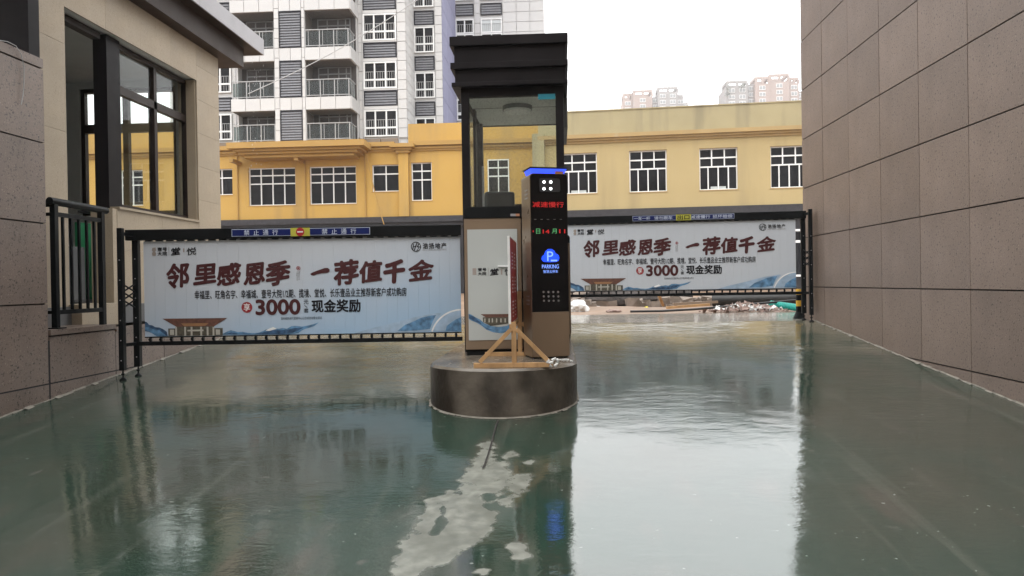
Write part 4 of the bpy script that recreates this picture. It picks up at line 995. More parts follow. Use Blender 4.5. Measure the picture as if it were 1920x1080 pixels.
# ------------------------------------------------------------------ board on a wooden stand
es = empty('standing_board', 'red printed board on a pine stand, seen nearly edge on before the gate machine', 'sign board', (-.37, 6.0, IZ))
EO = (-.37, 6.0, IZ)
YA, YB = 6.0, 6.93
na = WF.y(957, 442, YA); nb = WF.y(957, 608, YA); fa = WF.y(972, 453, YB)
za_, zb_ = na.z, nb.z
off(MB().box(-.372 - .020, -.372 + .0, YA, YB, zb_, za_), EO).build('board', BOARDW, es, bevel=.003)
off(MB().box(-.3718, -.3705, YA + .012, YB - .01, zb_ + .01, za_ - .01), EO).build('print', REDB, es)
rn = random.Random(3)
for row, (y_, wd) in enumerate(((YA + .28, .20), (YA + .62, .20))):
    for k in range(3):
        zc0 = za_ - .12 - k * .2
        for q in range(5):
            off(MB().box(-.3704, -.3699, y_ - wd / 2 + rn.uniform(0, .05), y_ + wd / 2 - rn.uniform(0, .06), zc0 - q * .030 - .012, zc0 - q * .030), EO).build('print_mark', INKW, es)
hx = .30
for y in (YA - .03, YB - .02):
    cx_ = -.35 if y < 6.5 else -.35
    off(MB().box(cx_ - .32, cx_ + .30, y - .018, y + .018, IZ, IZ + .036), EO).build('foot_bar', WOOD, es, bevel=.002)
    off(MB().box(cx_ - .019, cx_ + .019, y - .012, y + .014, IZ + .0365, zb_ + .25 if y > 6.5 else zb_ + .02), EO).build('upright', WOOD, es, bevel=.002)
    for s in (-1, 1):
        off(MB().bar((cx_ + s * .02, y - .016, IZ + .30), (cx_ + s * .27, y - .016, IZ + .045), .032, .018), EO).build('brace', WOOD, es, bevel=.002)
off(MB().box(-.385, -.36, YA - .01, YB - .04, zb_ - .03, zb_ - .001), EO).build('stretcher', WOOD, es)
rag = MB()
for i in range(9):
    a = Vector((-.09 + .022 * i * .5 + rn.uniform(-.01, .01), 5.93 + rn.uniform(-.02, .03), IZ + .012 + rn.uniform(0, .05)))
    rag.tube(a, a + Vector((rn.uniform(-.03, .03), rn.uniform(-.02, .02), rn.uniform(-.02, .02))), .014, 6, .007)
tag(rag.build('white_rag', WSACK, smooth=True), 'crumpled white cloth tied at the right foot of the pine stand', 'cloth')
rag = MB()
for i in range(7):
    a = Vector((.03 + .018 * i * .6, 6.35 + rn.uniform(-.03, .03), IZ + .006 + rn.uniform(0, .012)))
    rag.tube(a, a + Vector((rn.uniform(-.03, .03), rn.uniform(-.03, .03), rn.uniform(-.004, .01))), .010, 6, .005)
tag(rag.build('white_scrap', WSACK, smooth=True), 'white scrap lying beside the parking terminal foot', 'scrap')

# ------------------------------------------------------------------ windows of the buildings beyond
def facade_window(root, x0, x1, z0, z1, y, colx, rowz, top_cols=None, fr=.05, m=WFRAME, pm=PANE, depth=.10, name='window', bars=False, split=None):
    """frame with mullions at fractions colx, transoms at fractions rowz (from the bottom); below the first transom the columns in split are used"""
    W, H = x1 - x0, z1 - z0
    key = ('w', round(W, 2), round(H, 2), tuple(colx), tuple(rowz), tuple(split or ()), fr, m.name, pm.name, bars)
    if key not in CACHE:
        mb = MB(); a = fr
        mb.box(0, a, -.03, depth, 0, H); mb.box(W - a, W, -.03, depth, 0, H); mb.box(a, W - a, -.03, depth, 0, a); mb.box(a, W - a, -.03, depth, H - a, H)
        rows = [0] + list(rowz) + [1]; cells = []
        for i, rz_ in enumerate(rowz): mb.box(a, W - a, -.028, depth - .002, H * rz_ - a * .6, H * rz_ + a * .6)
        for i, (r0, r1) in enumerate(zip(rows, rows[1:])):
            cs = [0] + list(split if (split and i == 0) else colx) + [1]
            zz0 = H * r0 + (a if i == 0 else a * .6); zz1 = H * r1 - (a if i == len(rows) - 2 else a * .6)
            for c in cs[1:-1]: mb.box(W * c - a / 2, W * c + a / 2, -.026, depth - .004, zz0, zz1)
            for c0, c1 in zip(cs, cs[1:]):
                xx0 = W * c0 + (a if c0 == 0 else a / 2); xx1 = W * c1 - (a if c1 == 1 else a / 2)
                cells.append((xx0, xx1, zz0, zz1))
        gm_ = None
        if bars:
            gb = MB()
            gb.box(a, W - a, .055, .075, H * .62, H * .62 + .03)
            k = int(W / .16)
            for i in range(k): gb.box(a + (W - 2 * a) * (i + .5) / k - .012, a + (W - 2 * a) * (i + .5) / k + .012, .055, .075, a, H * .62)
            gm_ = gb.mesh('guard_rail', RAILM)
        CACHE[key] = (mb.mesh(name, m), cells, gm_)
    me, cells, gm_ = CACHE[key]
    o = link(name, me, root, (x0, y, z0))
    for c in cells:
        boxo('pane', c[0] + .001, c[1] - .001, .04, .05, c[2] + .001, c[3] - .001, pm, o)
    if gm_: link('guard_rail', gm_, o, (0, -.075, 0))
    return o
def louvre(root, x0, x1, z0, z1, y):
    key = ('l', round(x1 - x0, 2), round(z1 - z0, 2))
    if key not in CACHE:
        W, H = x1 - x0, z1 - z0; mb = MB(); a = .06
        mb.box(0, a, -.02, .1, 0, H); mb.box(W - a, W, -.02, .1, 0, H); mb.box(a, W - a, -.02, .1, 0, a); mb.box(a, W - a, -.02, .1, H - a, H)
        mb.box(a, W - a, .09, .1, a, H - a)
        n = max(3, int((H - 2 * a) / .155))
        sl_ = MB()
        for i in range(n):
            z = a + (H - 2 * a) * i / n; h = (H - 2 * a) / n
            sl_.add([(a, .08, z + h), (W - a, .08, z + h), (W - a, 0, z + h * .25), (a, 0, z + h * .25), (a, .0, z + h * .05), (W - a, .0, z + h * .05), (W - a, .075, z + h * .8), (a, .075, z + h * .8)],
                    [(0, 3, 2, 1), (3, 4, 5, 2), (4, 7, 6, 5)])
        CACHE[key] = (mb.mesh('louvre', LOUV), sl_.mesh('louvre_blades', mat('louvre_blade_paint', (.20, .20, .215), .4) if 'louvre_blade_paint' not in MAT else MAT['louvre_blade_paint']))
    me, s = CACHE[key]; o = link('louvre', me, root, (x0, y, z0)); b = link('louvre_blades', s, o); return o

# ------------------------------------------------------------------ apartment tower
TY = 47.0
tf = Fr((WF.y(700, 300, TY).x, TY, ZF), 0)
tow = empty('apartment_tower', 'white clad apartment tower with balconies, dark louvres and a lilac stripe', 'apartment tower', tf.loc, 0)
def tx(u, y=0, v=150): return tf.y(u, v, y).x
def tz(v, y=0, u=700): return tf.y(u, v, y).z
S = 2.99; YF = -1.8                      # the balcony block stands 1.8 m proud
NR = 8                                   # storeys: three in view, the rest mirrored in the wet ramp
VIS = 3.2 * S
core = MB(); stuffp = MB()
def clad(x0, x1, z0, z1, y, side=None, nx=1, ph=.6, t=.05, nz_=None):
    """white cladding panels over a face: front (normal -y) or side=('x', xplane) running y0..y1"""
    n = nz_ or max(1, round((z1 - z0) / ph)); 
    for i in range(nx):
        for j in range(n):
            a, b_ = x0 + (x1 - x0) * i / nx, x0 + (x1 - x0) * (i + 1) / nx
            c, d = z0 + (z1 - z0) * j / n, z0 + (z1 - z0) * (j + 1) / n
            g = .016
            if side is None: bx = (a + g, b_ - g, y - t, y, c + g, d - g)
            else: bx = (side, side + t, a + g, b_ - g, c + g, d - g)
            if c < ztop_vis and (b_ - a) > .28: boxo('cladding_panel', *bx, PURPLE if side is not None and y == 'p' else WHTILE, tow)
            else: (stuffpur if y == 'p' else stuffp).box(*bx)
stuffpur = MB()
ztop_vis = tz(-5)
za0 = tz(272)                             # where the tower meets the podium roof
# cores
XA = tx(360); XB0 = tx(432, YF); XB1 = tx(657, YF); X1 = tx(680); X2 = tx(762); D2 = 2.85
X3 = tx(830, D2); D3 = 10.0; X4 = tx(1021, D3)
ZTOP = tz(205) + NR * S
# bay A (left, partly behind the guardhouse)
def wallpiece(x0, x1, y0, y1, z0, z1): core.box(x0, x1, y0, y1, z0, z1)
XAL = tx(318)
core.box(XAL, XA, 0, 6, 0, ZTOP)

core.box(XA, tx(437), .12, 6, 0, ZTOP); core.box(X1 + .0, X2 - .05, .12, 12, 0, ZTOP); core.box(XB1 - .0, X1 + .001, .3, 5, 0, ZTOP)
core.box(X2 - .05 + .001, X3 - .05, D2 + .12, 14, 0, ZTOP); core.box(X3 - .05 + .001, X4, D3 + .12, 20, 0, ZTOP)
# lower block under balconies
core.box(XB0, XB1, YF + .06, .2, 0, za0 - .02)
zslab0, zslab1 = tz(205, YF, 600), tz(181, YF, 600)          # the band under the second balcony row
zrail = tz(238, YF, 600)
def bandx(u): return tx(u, YF, 200)
louv = (bandx(525), bandx(567)); pier1 = (bandx(515.5), bandx(525)); pier2 = (bandx(567), bandx(573))
XBack = 1.4
core.box(XB0, XB1, YF + 1.5, .31, za0, ZTOP)                 # wall at the back of the balconies
glassm = {}
def balcony(x0, x1, zf, sideR):
    """back wall doors, rail with glass, all above the slab top zf"""
    yb = YF + 1.5
    facade_window(tow, x0 + .35, x1 - .25, zf + .02, zf + 2.15, yb - .05, (.3, .62, .85), (.80,), fr=.06, m=BFRAME, name='balcony_door')
    r = MB(); h = 1.02; y0 = YF + .05
    r.box(x0, x1, y0 - .03, y0 + .03, zf + h, zf + h + .05); r.box(x0, x1, y0 - .02, y0 + .02, zf + .08, zf + .12)
    npost = max(3, round((x1 - x0) / .85))
    for i in range(npost + 1):
        x = x0 + .03 + (x1 - x0 - .06) * i / npost; r.box(x - .025, x + .025, y0 - .022, y0 + .022, zf, zf + h)
        if i < npost: r.box(x + .18, x + .205, y0 - .012, y0 + .012, zf + .12, zf + h)
    if sideR:
        r.box(x1 - .03, x1 + .03, y0 + .03, yb - .1, zf + h + .001, zf + h + .049); r.box(x1 - .02, x1 + .02, y0 + .03, yb - .1, zf + .08, zf + .12)
        for i in range(1, 3): r.box(x1 - .02, x1 + .02, y0 + .5 * i, y0 + .5 * i + .04, zf + .12, zf + h)
    o = r.build('balcony_rail', RAILM, tow)
    link('glass_panel', MB().box(x0 + .01, x1 - .05, y0 + .024, y0 + .032, zf + .13, zf + h - .06).mesh('glass_panel', BGLASS), o)
    if sideR: link('glass_panel', MB().box(x1 - .006, x1 + .004, y0 + .04, yb - .12, zf + .13, zf + h - .06).mesh('glass_panel', BGLASS), o)
for k in range(NR):
    dz = S * k
    # ---- balcony block
    zf = za0 + dz + (.02 if k == 0 else 0)
    s0, s1 = zslab0 + dz, zslab1 + dz
    zf = (zslab1 - S) + dz if k > 0 else za0 + .03
    core.box(XB0, XB1, YF + .06, YF + 1.49, s0 + .02, s1 - .001)      # slab
    clad(XB0, pier1[0], s0, s1, YF + .055, nx=3, nz_=1); clad(pier1[1], pier2[0], s0, s1, YF + .055, nx=2, nz_=1); clad(pier2[1], XB1, s0, s1, YF + .055, nx=3, nz_=1)
    clad(YF + .06, .25, s0, s1, None, side=XB1, nx=2, nz_=1)
    for a, b_ in (pier1, pier2):
        core.box(a, b_, YF + .06, YF + 1.49, zf, s0 + .019); clad(a, b_, zf, s1, YF + .055, ph=.62)
    louvre(tow, louv[0], louv[1], zf + .03, s0, YF + .0)
    for xa_, xb_ in ((XB0 + .1, pier1[0] - .01), (pier2[1] + .01, XB1 - .07)):
        boxo('balcony_shade_sheet', xa_, xb_, YF + .12, YF + 1.45, s0 - .03, s0 + .019, SHADEG, tow)  # added sheet, shade under the slab is put into its colour
        boxo('balcony_side_wall', xb_ if xb_ < pier1[1] else xa_ - .012, (xb_ if xb_ < pier1[1] else xa_ - .012) + .008, YF + .2, YF + 1.45, zf, s0 - .04, SHADEG, tow)
    core.box(louv[0] + .001, louv[1] - .001, YF + .15, YF + 1.49, zf, s0 + .019)
    balcony(XB0 + .08, pier1[0], zf, False); balcony(pier2[1], XB1 - .08, zf, True)
    core.box(XB0, XB0 + .10, YF + .9, YF + 1.49, zf, s0 + .019)
    # ---- bay A windows
    w0, w1 = tz(263, 0, 415) + dz, tz(214, 0, 415) + dz
    facade_window(tow, tx(372), tx(433), w0, w1, 0, (1 / 3, 2 / 3), (.33,), fr=.085, bars=True)
    louvre(tow, tx(372), tx(433), tz(208, 0, 415) + dz, tz(183, 0, 415) + dz, .0)
    clad(tx(434), tx(441), w0 - .2, w0 - .2 + S, .12, ph=.6)
    # ---- bay 1
    w0, w1 = tz(256, 0, 712) + dz, tz(206, 0, 712) + dz
    facade_window(tow, tx(682), tx(744), w0, w1, 0, (1 / 3, 2 / 3), (.33,), fr=.085, bars=True)
    louvre(tow, tx(682), tx(744), tz(198, 0, 712) + dz, tz(170, 0, 712) + dz, 0)
    for a, b_ in ((tz(205, 0, 712), tz(199, 0, 712)), (tz(169, 0, 712), tz(166, 0, 712))):
        core.box(tx(681), tx(745), .0, .12, a + dz, b_ + dz)
    core.box(tx(680), tx(681.6), .0, .12, w0 - .1, w0 - .1 + S - .02)
    clad(tx(745.5), X2, w0 - .1, w0 - .1 + S, .12 - .06, ph=.6)
    clad(.1, D2 + .1, w0 - .1, w0 - .1 + S, None, side=X2 - .05, nx=2, ph=.6)
    core.box(tx(671), tx(680), .1, .29, w0, w0 + S)
    clad(tx(672.5), tx(679), w0 - .1, w0 - .1 + S, .10, ph=.6)
    # ---- bay 2
    w0, w1 = tz(269, D2, 797) + dz, tz(221, D2, 797) + dz
    if True:
        facade_window(tow, tx(778, D2), tx(815, D2), w0, w1, D2, (.5,), (.33,), fr=.08, bars=True)
        louvre(tow, tx(778, D2), tx(815, D2), tz(217, D2, 797) + dz, tz(190.5, D2, 797) + dz, D2)
        core.box(tx(777, D2), tx(816, D2), D2 - .0, D2 + .12, tz(220, D2, 797) + dz, tz(218, D2, 797) + dz)
        clad(tx(816.5, D2), X3, w0, w0 + S, D2 + .06, ph=.6)
    clad(D2 + .1, D3 + .1, w0, w0 + S, 'p', side=X3 - .05, nx=3, ph=1.2)
    # ---- bay C
    b0 = tz(62, D3, 900) - 2 * S
    for u0, u1, pm_ in ((855.5, 890, PANE), (903, 943, PANEPALE if k == 2 else PANE)):
        if b0 + dz < 3: continue
        facade_window(tow, tx(u0, D3), tx(u1, D3), b0 + dz, b0 + dz + S * .36, D3, (.5,), (), fr=.09, bars=True, pm=pm_)
        facade_window(tow, tx(u0, D3), tx(u1, D3), b0 + dz - S * .17, b0 + dz - .03, D3, (.5,), (), fr=.09)
        louvre(tow, tx(u0, D3), tx(u1, D3), b0 + dz + S * .45, b0 + dz + S * .74, D3)
    clad(tx(944.5, D3), tx(1020.8, D3), b0 + dz, b0 + dz + S, D3 + .06, nx=3, ph=.75)
    clad(tx(891, D3), tx(902, D3), b0 + dz, b0 + dz + S, D3 + .06, ph=.75)
    clad(X3 + .02, tx(854.5, D3), b0 + dz, b0 + dz + S, D3 + .06, ph=.75)
core.build('wall', WHTILE, tow)
# back wall of the balconies, recess shade put into its dark colour
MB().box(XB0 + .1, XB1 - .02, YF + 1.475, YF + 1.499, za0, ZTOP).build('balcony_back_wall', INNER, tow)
so_ = stuffp.build('cladding', WHTILE, tow); so_['kind'] = 'stuff'
if stuffpur.v:
    so2 = stuffpur.build('lilac_cladding', PURPLE, tow); so2['kind'] = 'stuff'
for a, b_ in ((tx(680.5), tx(712)), (tx(712), tx(745))):
    boxo('brown_panel', a + .02, b_ - .02, -.06, .11, tz(276, 0, 712), tz(260, 0, 712), BRPANEL, tow)
for a, b_ in ((tx(372), tx(402)), (tx(402), tx(433))):
    boxo('brown_panel', a + .02, b_ - .02, -.06, .11, tz(284, 0, 415), tz(268, 0, 415), BRPANEL, tow)

# ------------------------------------------------------------------ left yellow building
LY = 44.3
yf = Fr((WF.y(650, 400, LY).x, LY, ZF), 0)
yb = empty('yellow_building', 'ochre yellow two storey building under the tower, with a moulded balcony canopy', 'building', yf.loc, 0)
def yx(u, y=0, v=350): return yf.y(u, v, y).x
def yz(v, u=650, y=0): return yf.y(u, v, y).z
ZP = yz(408.5)                                # bottom of the painted storey
ZR = yz(285)                                  # top of the wall under the cornice
XE0 = yx(60); XE1 = yx(1012)
wins = [('b', 185, 268, 319, 386, (.25, .5, .75), (.58, .80), None, 226), ('b', 95, 150, 322, 389, (.5,), (.58, .80), None, 120), ('a', 372, 436, 316.5, 365.5, (1 / 3, 2 / 3), (.66,), None, 418), ('b', 466, 554, 314.5, 385, (.25, .5, .75), (.58, .80), None, 510), ('b', 580.5, 668, 311.5, 382.5, (.25, .5, .75), (.58, .80), None, 624),
        ('c', 698, 748.5, 308.5, 359, (.5,), (.66,), None, 723), ('d', 771.5, 810, 304.5, 376, (.5,), (.55, .78), None, 790)]
wl = MB(); opn = []
for w_ in wins:
    x0, x1 = yx(w_[1]), yx(w_[2]); z1, z0 = yz(w_[3], w_[8]), yz(w_[4], w_[8]); opn.append((x0, x1, z0, z1))
    facade_window(yb, x0, x1, z0, z1, .17, w_[5], w_[6], fr=.055)
    boxo('window_sill', x0 - .05, x1 + .05, -.03, .16, z0 - .05, z0 - .002, YELT, yb)
V0 = None
def pierced(mb, X0, X1, Z0, Z1, holes, y0, y1):
    holes = sorted(holes); x = X0
    for hx0, hx1, hz0, hz1 in holes:
        mb.box(x, hx0, y0, y1, Z0, Z1); mb.box(hx0, hx1, y0, y1, Z0, hz0); mb.box(hx0, hx1, y0, y1, hz1, Z1); x = hx1
    mb.box(x, X1, y0, y1, Z0, Z1)
pierced(wl, XE0, XE1, ZP, ZR, opn, 0, .3)
wl.box(XE0, XE1, .3, 1.0, ZR, ZR + .3)
wl.build('wall', YEL, yb)
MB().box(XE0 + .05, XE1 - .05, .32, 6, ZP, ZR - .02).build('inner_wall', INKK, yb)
# cornice
def cornice(mb, x0, x1, yo, z, m=None):
    for dz, h, pr in ((0, .11, .10), (.11, .10, .20), (.21, .07, .12), (.28, .25, .34)):
        mb.box(x0, x1, yo - pr, yo + .35, z + dz, z + dz + h - .001)
for a, b_ in ((XE0, yx(470)), (yx(660), yx(742)), (yx(770), XE1)):
    cm_ = MB(); cornice(cm_, a, b_, 0, ZR - .05); cm_.build('cornice', YELT, yb)
# the canopy that carries the balconies
cp_ = MB(); PY = -2.0
u0, u1 = 424, 682
zc0 = yz(293, 550, PY + .5)
for dz, h, e in ((0, .16, .75), (.17, .13, .50), (.31, .13, .28), (.45, .34, 0)):
    cp_.box(yf.y(u0, 280, PY).x + e, yf.y(u1, 280, PY).x - e, PY + e * .9, .34, zc0 + dz, zc0 + dz + h)
cp_.build('canopy', YELT, yb)
for u in (565, 446):
    x = yx(u, -.3); MB().box(x - .12, x + .12, -1.2, -.001, zc0 - .18, zc0 - .001).build('canopy_bracket', YELT, yb)
# pilaster with capital
MB().box(yx(749.5), yx(767.5), -.28, -.001, ZP, yz(288, 758)).build('pilaster', YEL, yb)
cap_ = MB()
for dz, h, e in ((0, .14, .12), (.15, .12, .24), (.28, .22, .42)):
    cap_.box(yx(749.5) - e, yx(767.5) + e, -.28 - e, .3, yz(288, 758) + dz, yz(288, 758) + dz + h)
cap_.build('capital', YELT, yb)
# parapet block on the roof
MB().box(XE0, yx(345), .31, .8, ZR + .3, yz(247, 240)).build('parapet', YEL, yb)
MB().box(yx(765), XE1, .31, .8, ZR + .3, yz(229, 815)).build('parapet', YEL, yb)
# drain pipes
for u in (446, 573, 685.5):
    x = yx(u); o = MB().tube((x, -.06, ZP - .3), (x, -.06, ZR - .06), .045, 8).build('drain_pipe', YELT, yb, smooth=True)
# grey band and dark ground floor
gb = MB(); gb.box(XE0, XE1, -.22, .3, ZP - .34, ZP - .001); gb.build('grey_band', mat('grey_band_paint', (.052, .050, .054), .8, spec=.08), yb)
MB().box(XE0, XE1, -.10, .3, ZP - .60, ZP - .341).box(XE0, XE1, .05, .3, 0, ZP - .601).build('ground_floor_wall', GREYW, yb)
for i in range(7):
    x = XE0 + 1.5 + i * 3.7
    facade_window(yb, x, x + 2.2, 1.0, 3.0, -.06, (1 / 3, 2 / 3), (.7,), fr=.06)
MB().box(XE0, XE1, 1.0, 2.2, ZR + .2, ZR + .28).build('roof', GREYW, yb)
# dangling cable
tag(MB().path([yf.loc + Vector(tuple(yf.y(u, v, -.5))) for u, v in ((682, 276), (690, 305), (699, 345), (708, 380), (716, 408), (720, 421))], .028, 5).build('hanging_cable', YELT),
    'loose cable hanging down the ochre wall beside the pilaster', 'cable')

# ------------------------------------------------------------------ right yellow building
P0 = WF.y(1064, 393, 41.9)
yr = Fr((P0.x, 41.9, ZF), R(-4.7))
y2 = empty('faded_yellow_building', 'long faded yellow building with a weathered parapet and four part white windows, on the right', 'building', yr.loc, yr.rz)
def rx(u, y=0, v=320): return yr.y(u, v, y).x
def rzz(v, u=1280, y=0): return yr.y(u, v, y).z
ZP2 = rzz(389); ZR2 = rzz(262); ZT2 = rzz(200.5)
print('right bldg', ZP2, ZR2, ZT2, 'left', ZP, ZR)
X0 = rx(1010); X1_ = rx(1640)
hol = []; wn = []
for i, (u0, u1, v0, v1) in enumerate(((917, 987, 293, 364), (1049, 1119.5, 287, 363), (1180, 1250.5, 281.5, 359.5), (1311.5, 1383.5, 277, 355.5), (1445, 1517.5, 273, 351.5), (1578, 1651, 269, 347))):
    um = (u0 + u1) / 2
    if i in (0,): continue
    a = (rx(u0), rx(u1), rzz(v1, um), rzz(v0, um)); hol.append(a)
    boxo('window_sill', a[0] - .05, a[1] + .05, -.03, .18, a[2] - .05, a[2] - .002, YELT2, y2)
    wo_ = facade_window(y2, *a, .20, (1 / 3, 2 / 3), (.56, .775), fr=.06, split=(.235, .5, .765))
    if i in (1, 3):
        for c in ((.3, .48), (.52, .7)):
            o = boxo('white_paper', (a[1] - a[0]) * c[0], (a[1] - a[0]) * c[1], .030, .039, .07, .20, MAT['paper'] if 'paper' in MAT else mat('paper', (.42, .45, .44)), wo_)
X1_ = rx(1690)
wl = MB(); pierced(wl, X0, X1_, ZP2, ZR2, hol, 0, .35); wl.build('wall', YEL2, y2)
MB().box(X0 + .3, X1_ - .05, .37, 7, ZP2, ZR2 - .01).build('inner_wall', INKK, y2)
MB().box(X0, X1_, .05, .5, ZR2 + .45, ZT2).build('parapet', YELP, y2)
MB().box(X0, X1_, .0, .55, ZT2 + .001, ZT2 + .06).build('coping', YELP, y2)
cm_ = MB()
for dz, h, pr in ((0, .12, .10), (.12, .12, .22), (.24, .21, .36)): cm_.box(X0, X1_, -pr, .5, ZR2 + dz, ZR2 + dz + h - .001)
cm_.build('cornice', YELT2, y2)
MB().box(X0 - .3, X0 + .35, -.35, 1, ZP2, ZR2 + .6).build('end_pilaster', YELP, y2)
MB().box(X0, X1_, -.20, .3, ZP2 - .42, ZP2 - .001).build('grey_band', MAT['grey_band_paint'], y2)
MB().box(X0, X1_, -.08, .3, ZP2 - .7, ZP2 - .421).box(X0, X1_, .05, .3, 0, ZP2 - .701).build('ground_floor_wall', GREYW, y2)
for i in range(5):
    x = X0 + 1.2 + i * 3.55
    if i == 3: x = rx(1506.5) - 2.05
    if i == 4: x = rx(1560)
    facade_window(y2, x, x + 2.05, rzz(519, 1480), rzz(430, 1480), -.02, (.5,), (.74,), fr=.11)
MB().box(X0, X1_, .5, 9, ZR2 + .3, ZR2 + .4).build('roof', GREYW, y2)
MB().box(X0 + .02, X0 + .3, 1, 9, ZP2, ZR2 + .3).box(X1_ - .3, X1_, .5, 9, 0, ZR2 + .3).build('end_wall', YEL2, y2)
# in the gap behind the booth the left building's wall goes on with one more window (seen through the booth glass)
wi = (yx(915), yx(955), yz(362, 935), yz(299, 935))
facade_window(yb, *wi, -.05, (.5,), (.5, .75), fr=.06)

# ------------------------------------------------------------------ far towers in the haze
def far_tower(lab, u0, u1, Y, blocks, seed):
    rt = Fr((WF.y((u0 + u1) / 2, 300, Y).x, Y, ZF), 0)
    root = empty('far_apartment_block', lab, 'apartment block', rt.loc, 0, 'hazy apartment blocks beyond the roof')
    for (a, b_, vt, m, crown, yo) in blocks:
        xa = rt.y(a, 180, yo).x; xb = rt.y(b_, 180, yo).x; zt_ = rt.y((a + b_) / 2, vt, yo).z
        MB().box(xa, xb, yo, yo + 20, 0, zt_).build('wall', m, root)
        if crown:
            c = MB(); h = crown * 1.15; n_ = max(2, int((xb - xa) / 5))
            c.box(xa, xb, yo, yo + .8, zt_ + h - 1.3, zt_ + h); c.box(xa, xb, yo + 10, yo + 10.8, zt_ + h - 1.3, zt_ + h)
            c.box(xa, xa + 1.2, yo + .8, yo + 10, zt_ + h - 1.3, zt_ + h); c.box(xb - 1.2, xb, yo + .8, yo + 10, zt_ + h - 1.3, zt_ + h)
            for i in range(n_ + 1):
                x = xa + (xb - xa - .8) * i / n_
                c.box(x, x + 1.2, yo, yo + .8, zt_, zt_ + h - 1.3)
                c.box(x, x + 1.2, yo + 10, yo + 10.8, zt_, zt_ + h - 1.3)
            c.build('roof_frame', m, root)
        nw = max(1, int((xb - xa) / 5.5))
        for r in range(5):
            for i in range(nw):
                wx = xa + (xb - xa) * (i + .5) / nw
                if (i + r * 0 + seed) % 3 == 2 and nw > 2: continue
                z0 = zt_ - 3.4 * (r + 1) + .2
                o = boxo('window', wx - 1.6, wx + 1.6, yo - .25, yo - .001, z0, z0 + 2.1, WFRAME, root)
                boxo('pane', .15, 1.5, -.03, -.001, .2, 1.9, FARW, o); boxo('pane', 1.7, 3.05, -.03, -.001, .2, 1.9, FARW, o)
    return root
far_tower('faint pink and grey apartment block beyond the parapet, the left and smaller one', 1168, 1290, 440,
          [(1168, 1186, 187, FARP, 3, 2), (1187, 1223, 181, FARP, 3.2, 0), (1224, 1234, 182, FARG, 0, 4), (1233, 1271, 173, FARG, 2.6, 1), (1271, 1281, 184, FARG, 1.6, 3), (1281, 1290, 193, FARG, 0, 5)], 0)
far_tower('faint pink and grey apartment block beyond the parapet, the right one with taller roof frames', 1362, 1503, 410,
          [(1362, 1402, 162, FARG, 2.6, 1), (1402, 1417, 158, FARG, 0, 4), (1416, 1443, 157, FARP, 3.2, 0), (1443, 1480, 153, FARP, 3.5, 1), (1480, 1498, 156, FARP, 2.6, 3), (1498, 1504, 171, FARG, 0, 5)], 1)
# roof plants on the right block
mb = MB()
for c, r_ in ((WF.y(1367, 165, 409), 2.1), (WF.y(1364, 176, 409), 1.6), (WF.y(1392, 161, 409), 1.9)):
    for i in range(60):
        d = Vector((rnd.gauss(0, .5), rnd.gauss(0, .3), rnd.gauss(0, .5))) * r_; p = c + d
        a = Vector((rnd.uniform(-1, 1), rnd.uniform(-1, 1), rnd.uniform(-1, 1))).normalized() * .35; b_ = a.orthogonal().normalized() * .25
        mb.quad(p - a, p + b_, p + a, p - b_)
tag(mb.build('roof_bushes', LEAF), 'dark bushes growing on the roof edge of the right hazy block', 'bushes', kind='stuff')

# ------------------------------------------------------------------ building site clutter beyond the right gate
def gp(u, v, z=ZF): return WF.z(u, v, z)
def lump(c, rx_, ry_, rz_, m, name, seed, rough=.35, k=2, wrinkle=0):
    bm = bmesh.new(); bmesh.ops.create_icosphere(bm, subdivisions=k, radius=1)
    for v in bm.verts:
        n_ = noise.noise(v.co * 1.3 + Vector((seed * 7.1, 0, 0))) * rough + noise.noise(v.co * 3.5 + Vector((0, seed * 3.3, 0))) * rough * .6 + wrinkle * abs(noise.noise(v.co * 7 + Vector((seed, 0, 0))))
        q = v.co * (1 + n_); v.co = Vector((q.x * rx_, q.y * ry_, max(q.z, -.45) * rz_))
    me = bpy.data.meshes.new(name); bm.to_mesh(me); bm.free(); me.materials.append(m)
    return link(name, me, None, (c.x, c.y, c.z + rz_ * .40))
# mounds covered in dark net
for i, (u, v, a, b_, h, lab) in enumerate(((1108, 571, .9, .7, .32, 'small brown earth mound beside the white sack'), (1150, 572, 1.0, .6, .38, 'earth mound under dark netting, in the middle of the three'),
                                           (1192, 573, 1.9, .7, .42, 'long low earth mound under dark netting, widest of the three'))):
    tag(lump(gp(u, v), a * .62, b_, h, NET if i else ROCK, 'earth_mound', i + 2, .3, 3, .12), lab, 'earth mound', 'mounds beyond the right gate')
# sacks
for i, (u, v, s, m, lab) in enumerate(((1083, 584, .17, WSACK, 'bulging white plastic sack just right of the island'), (1118, 578, .11, WSACK, 'flattened white plastic sack lying on the mud'), (1150, 585, .12, TRASH, 'pinkish crumpled bag on the mud near the gate'))):
    tag(lump(gp(u, v), s * 1.2, s, s * (.9 if i == 0 else .3), m, 'plastic_sack', i + 20, .4, 3, .15), lab, 'sack', 'sacks on the mud')
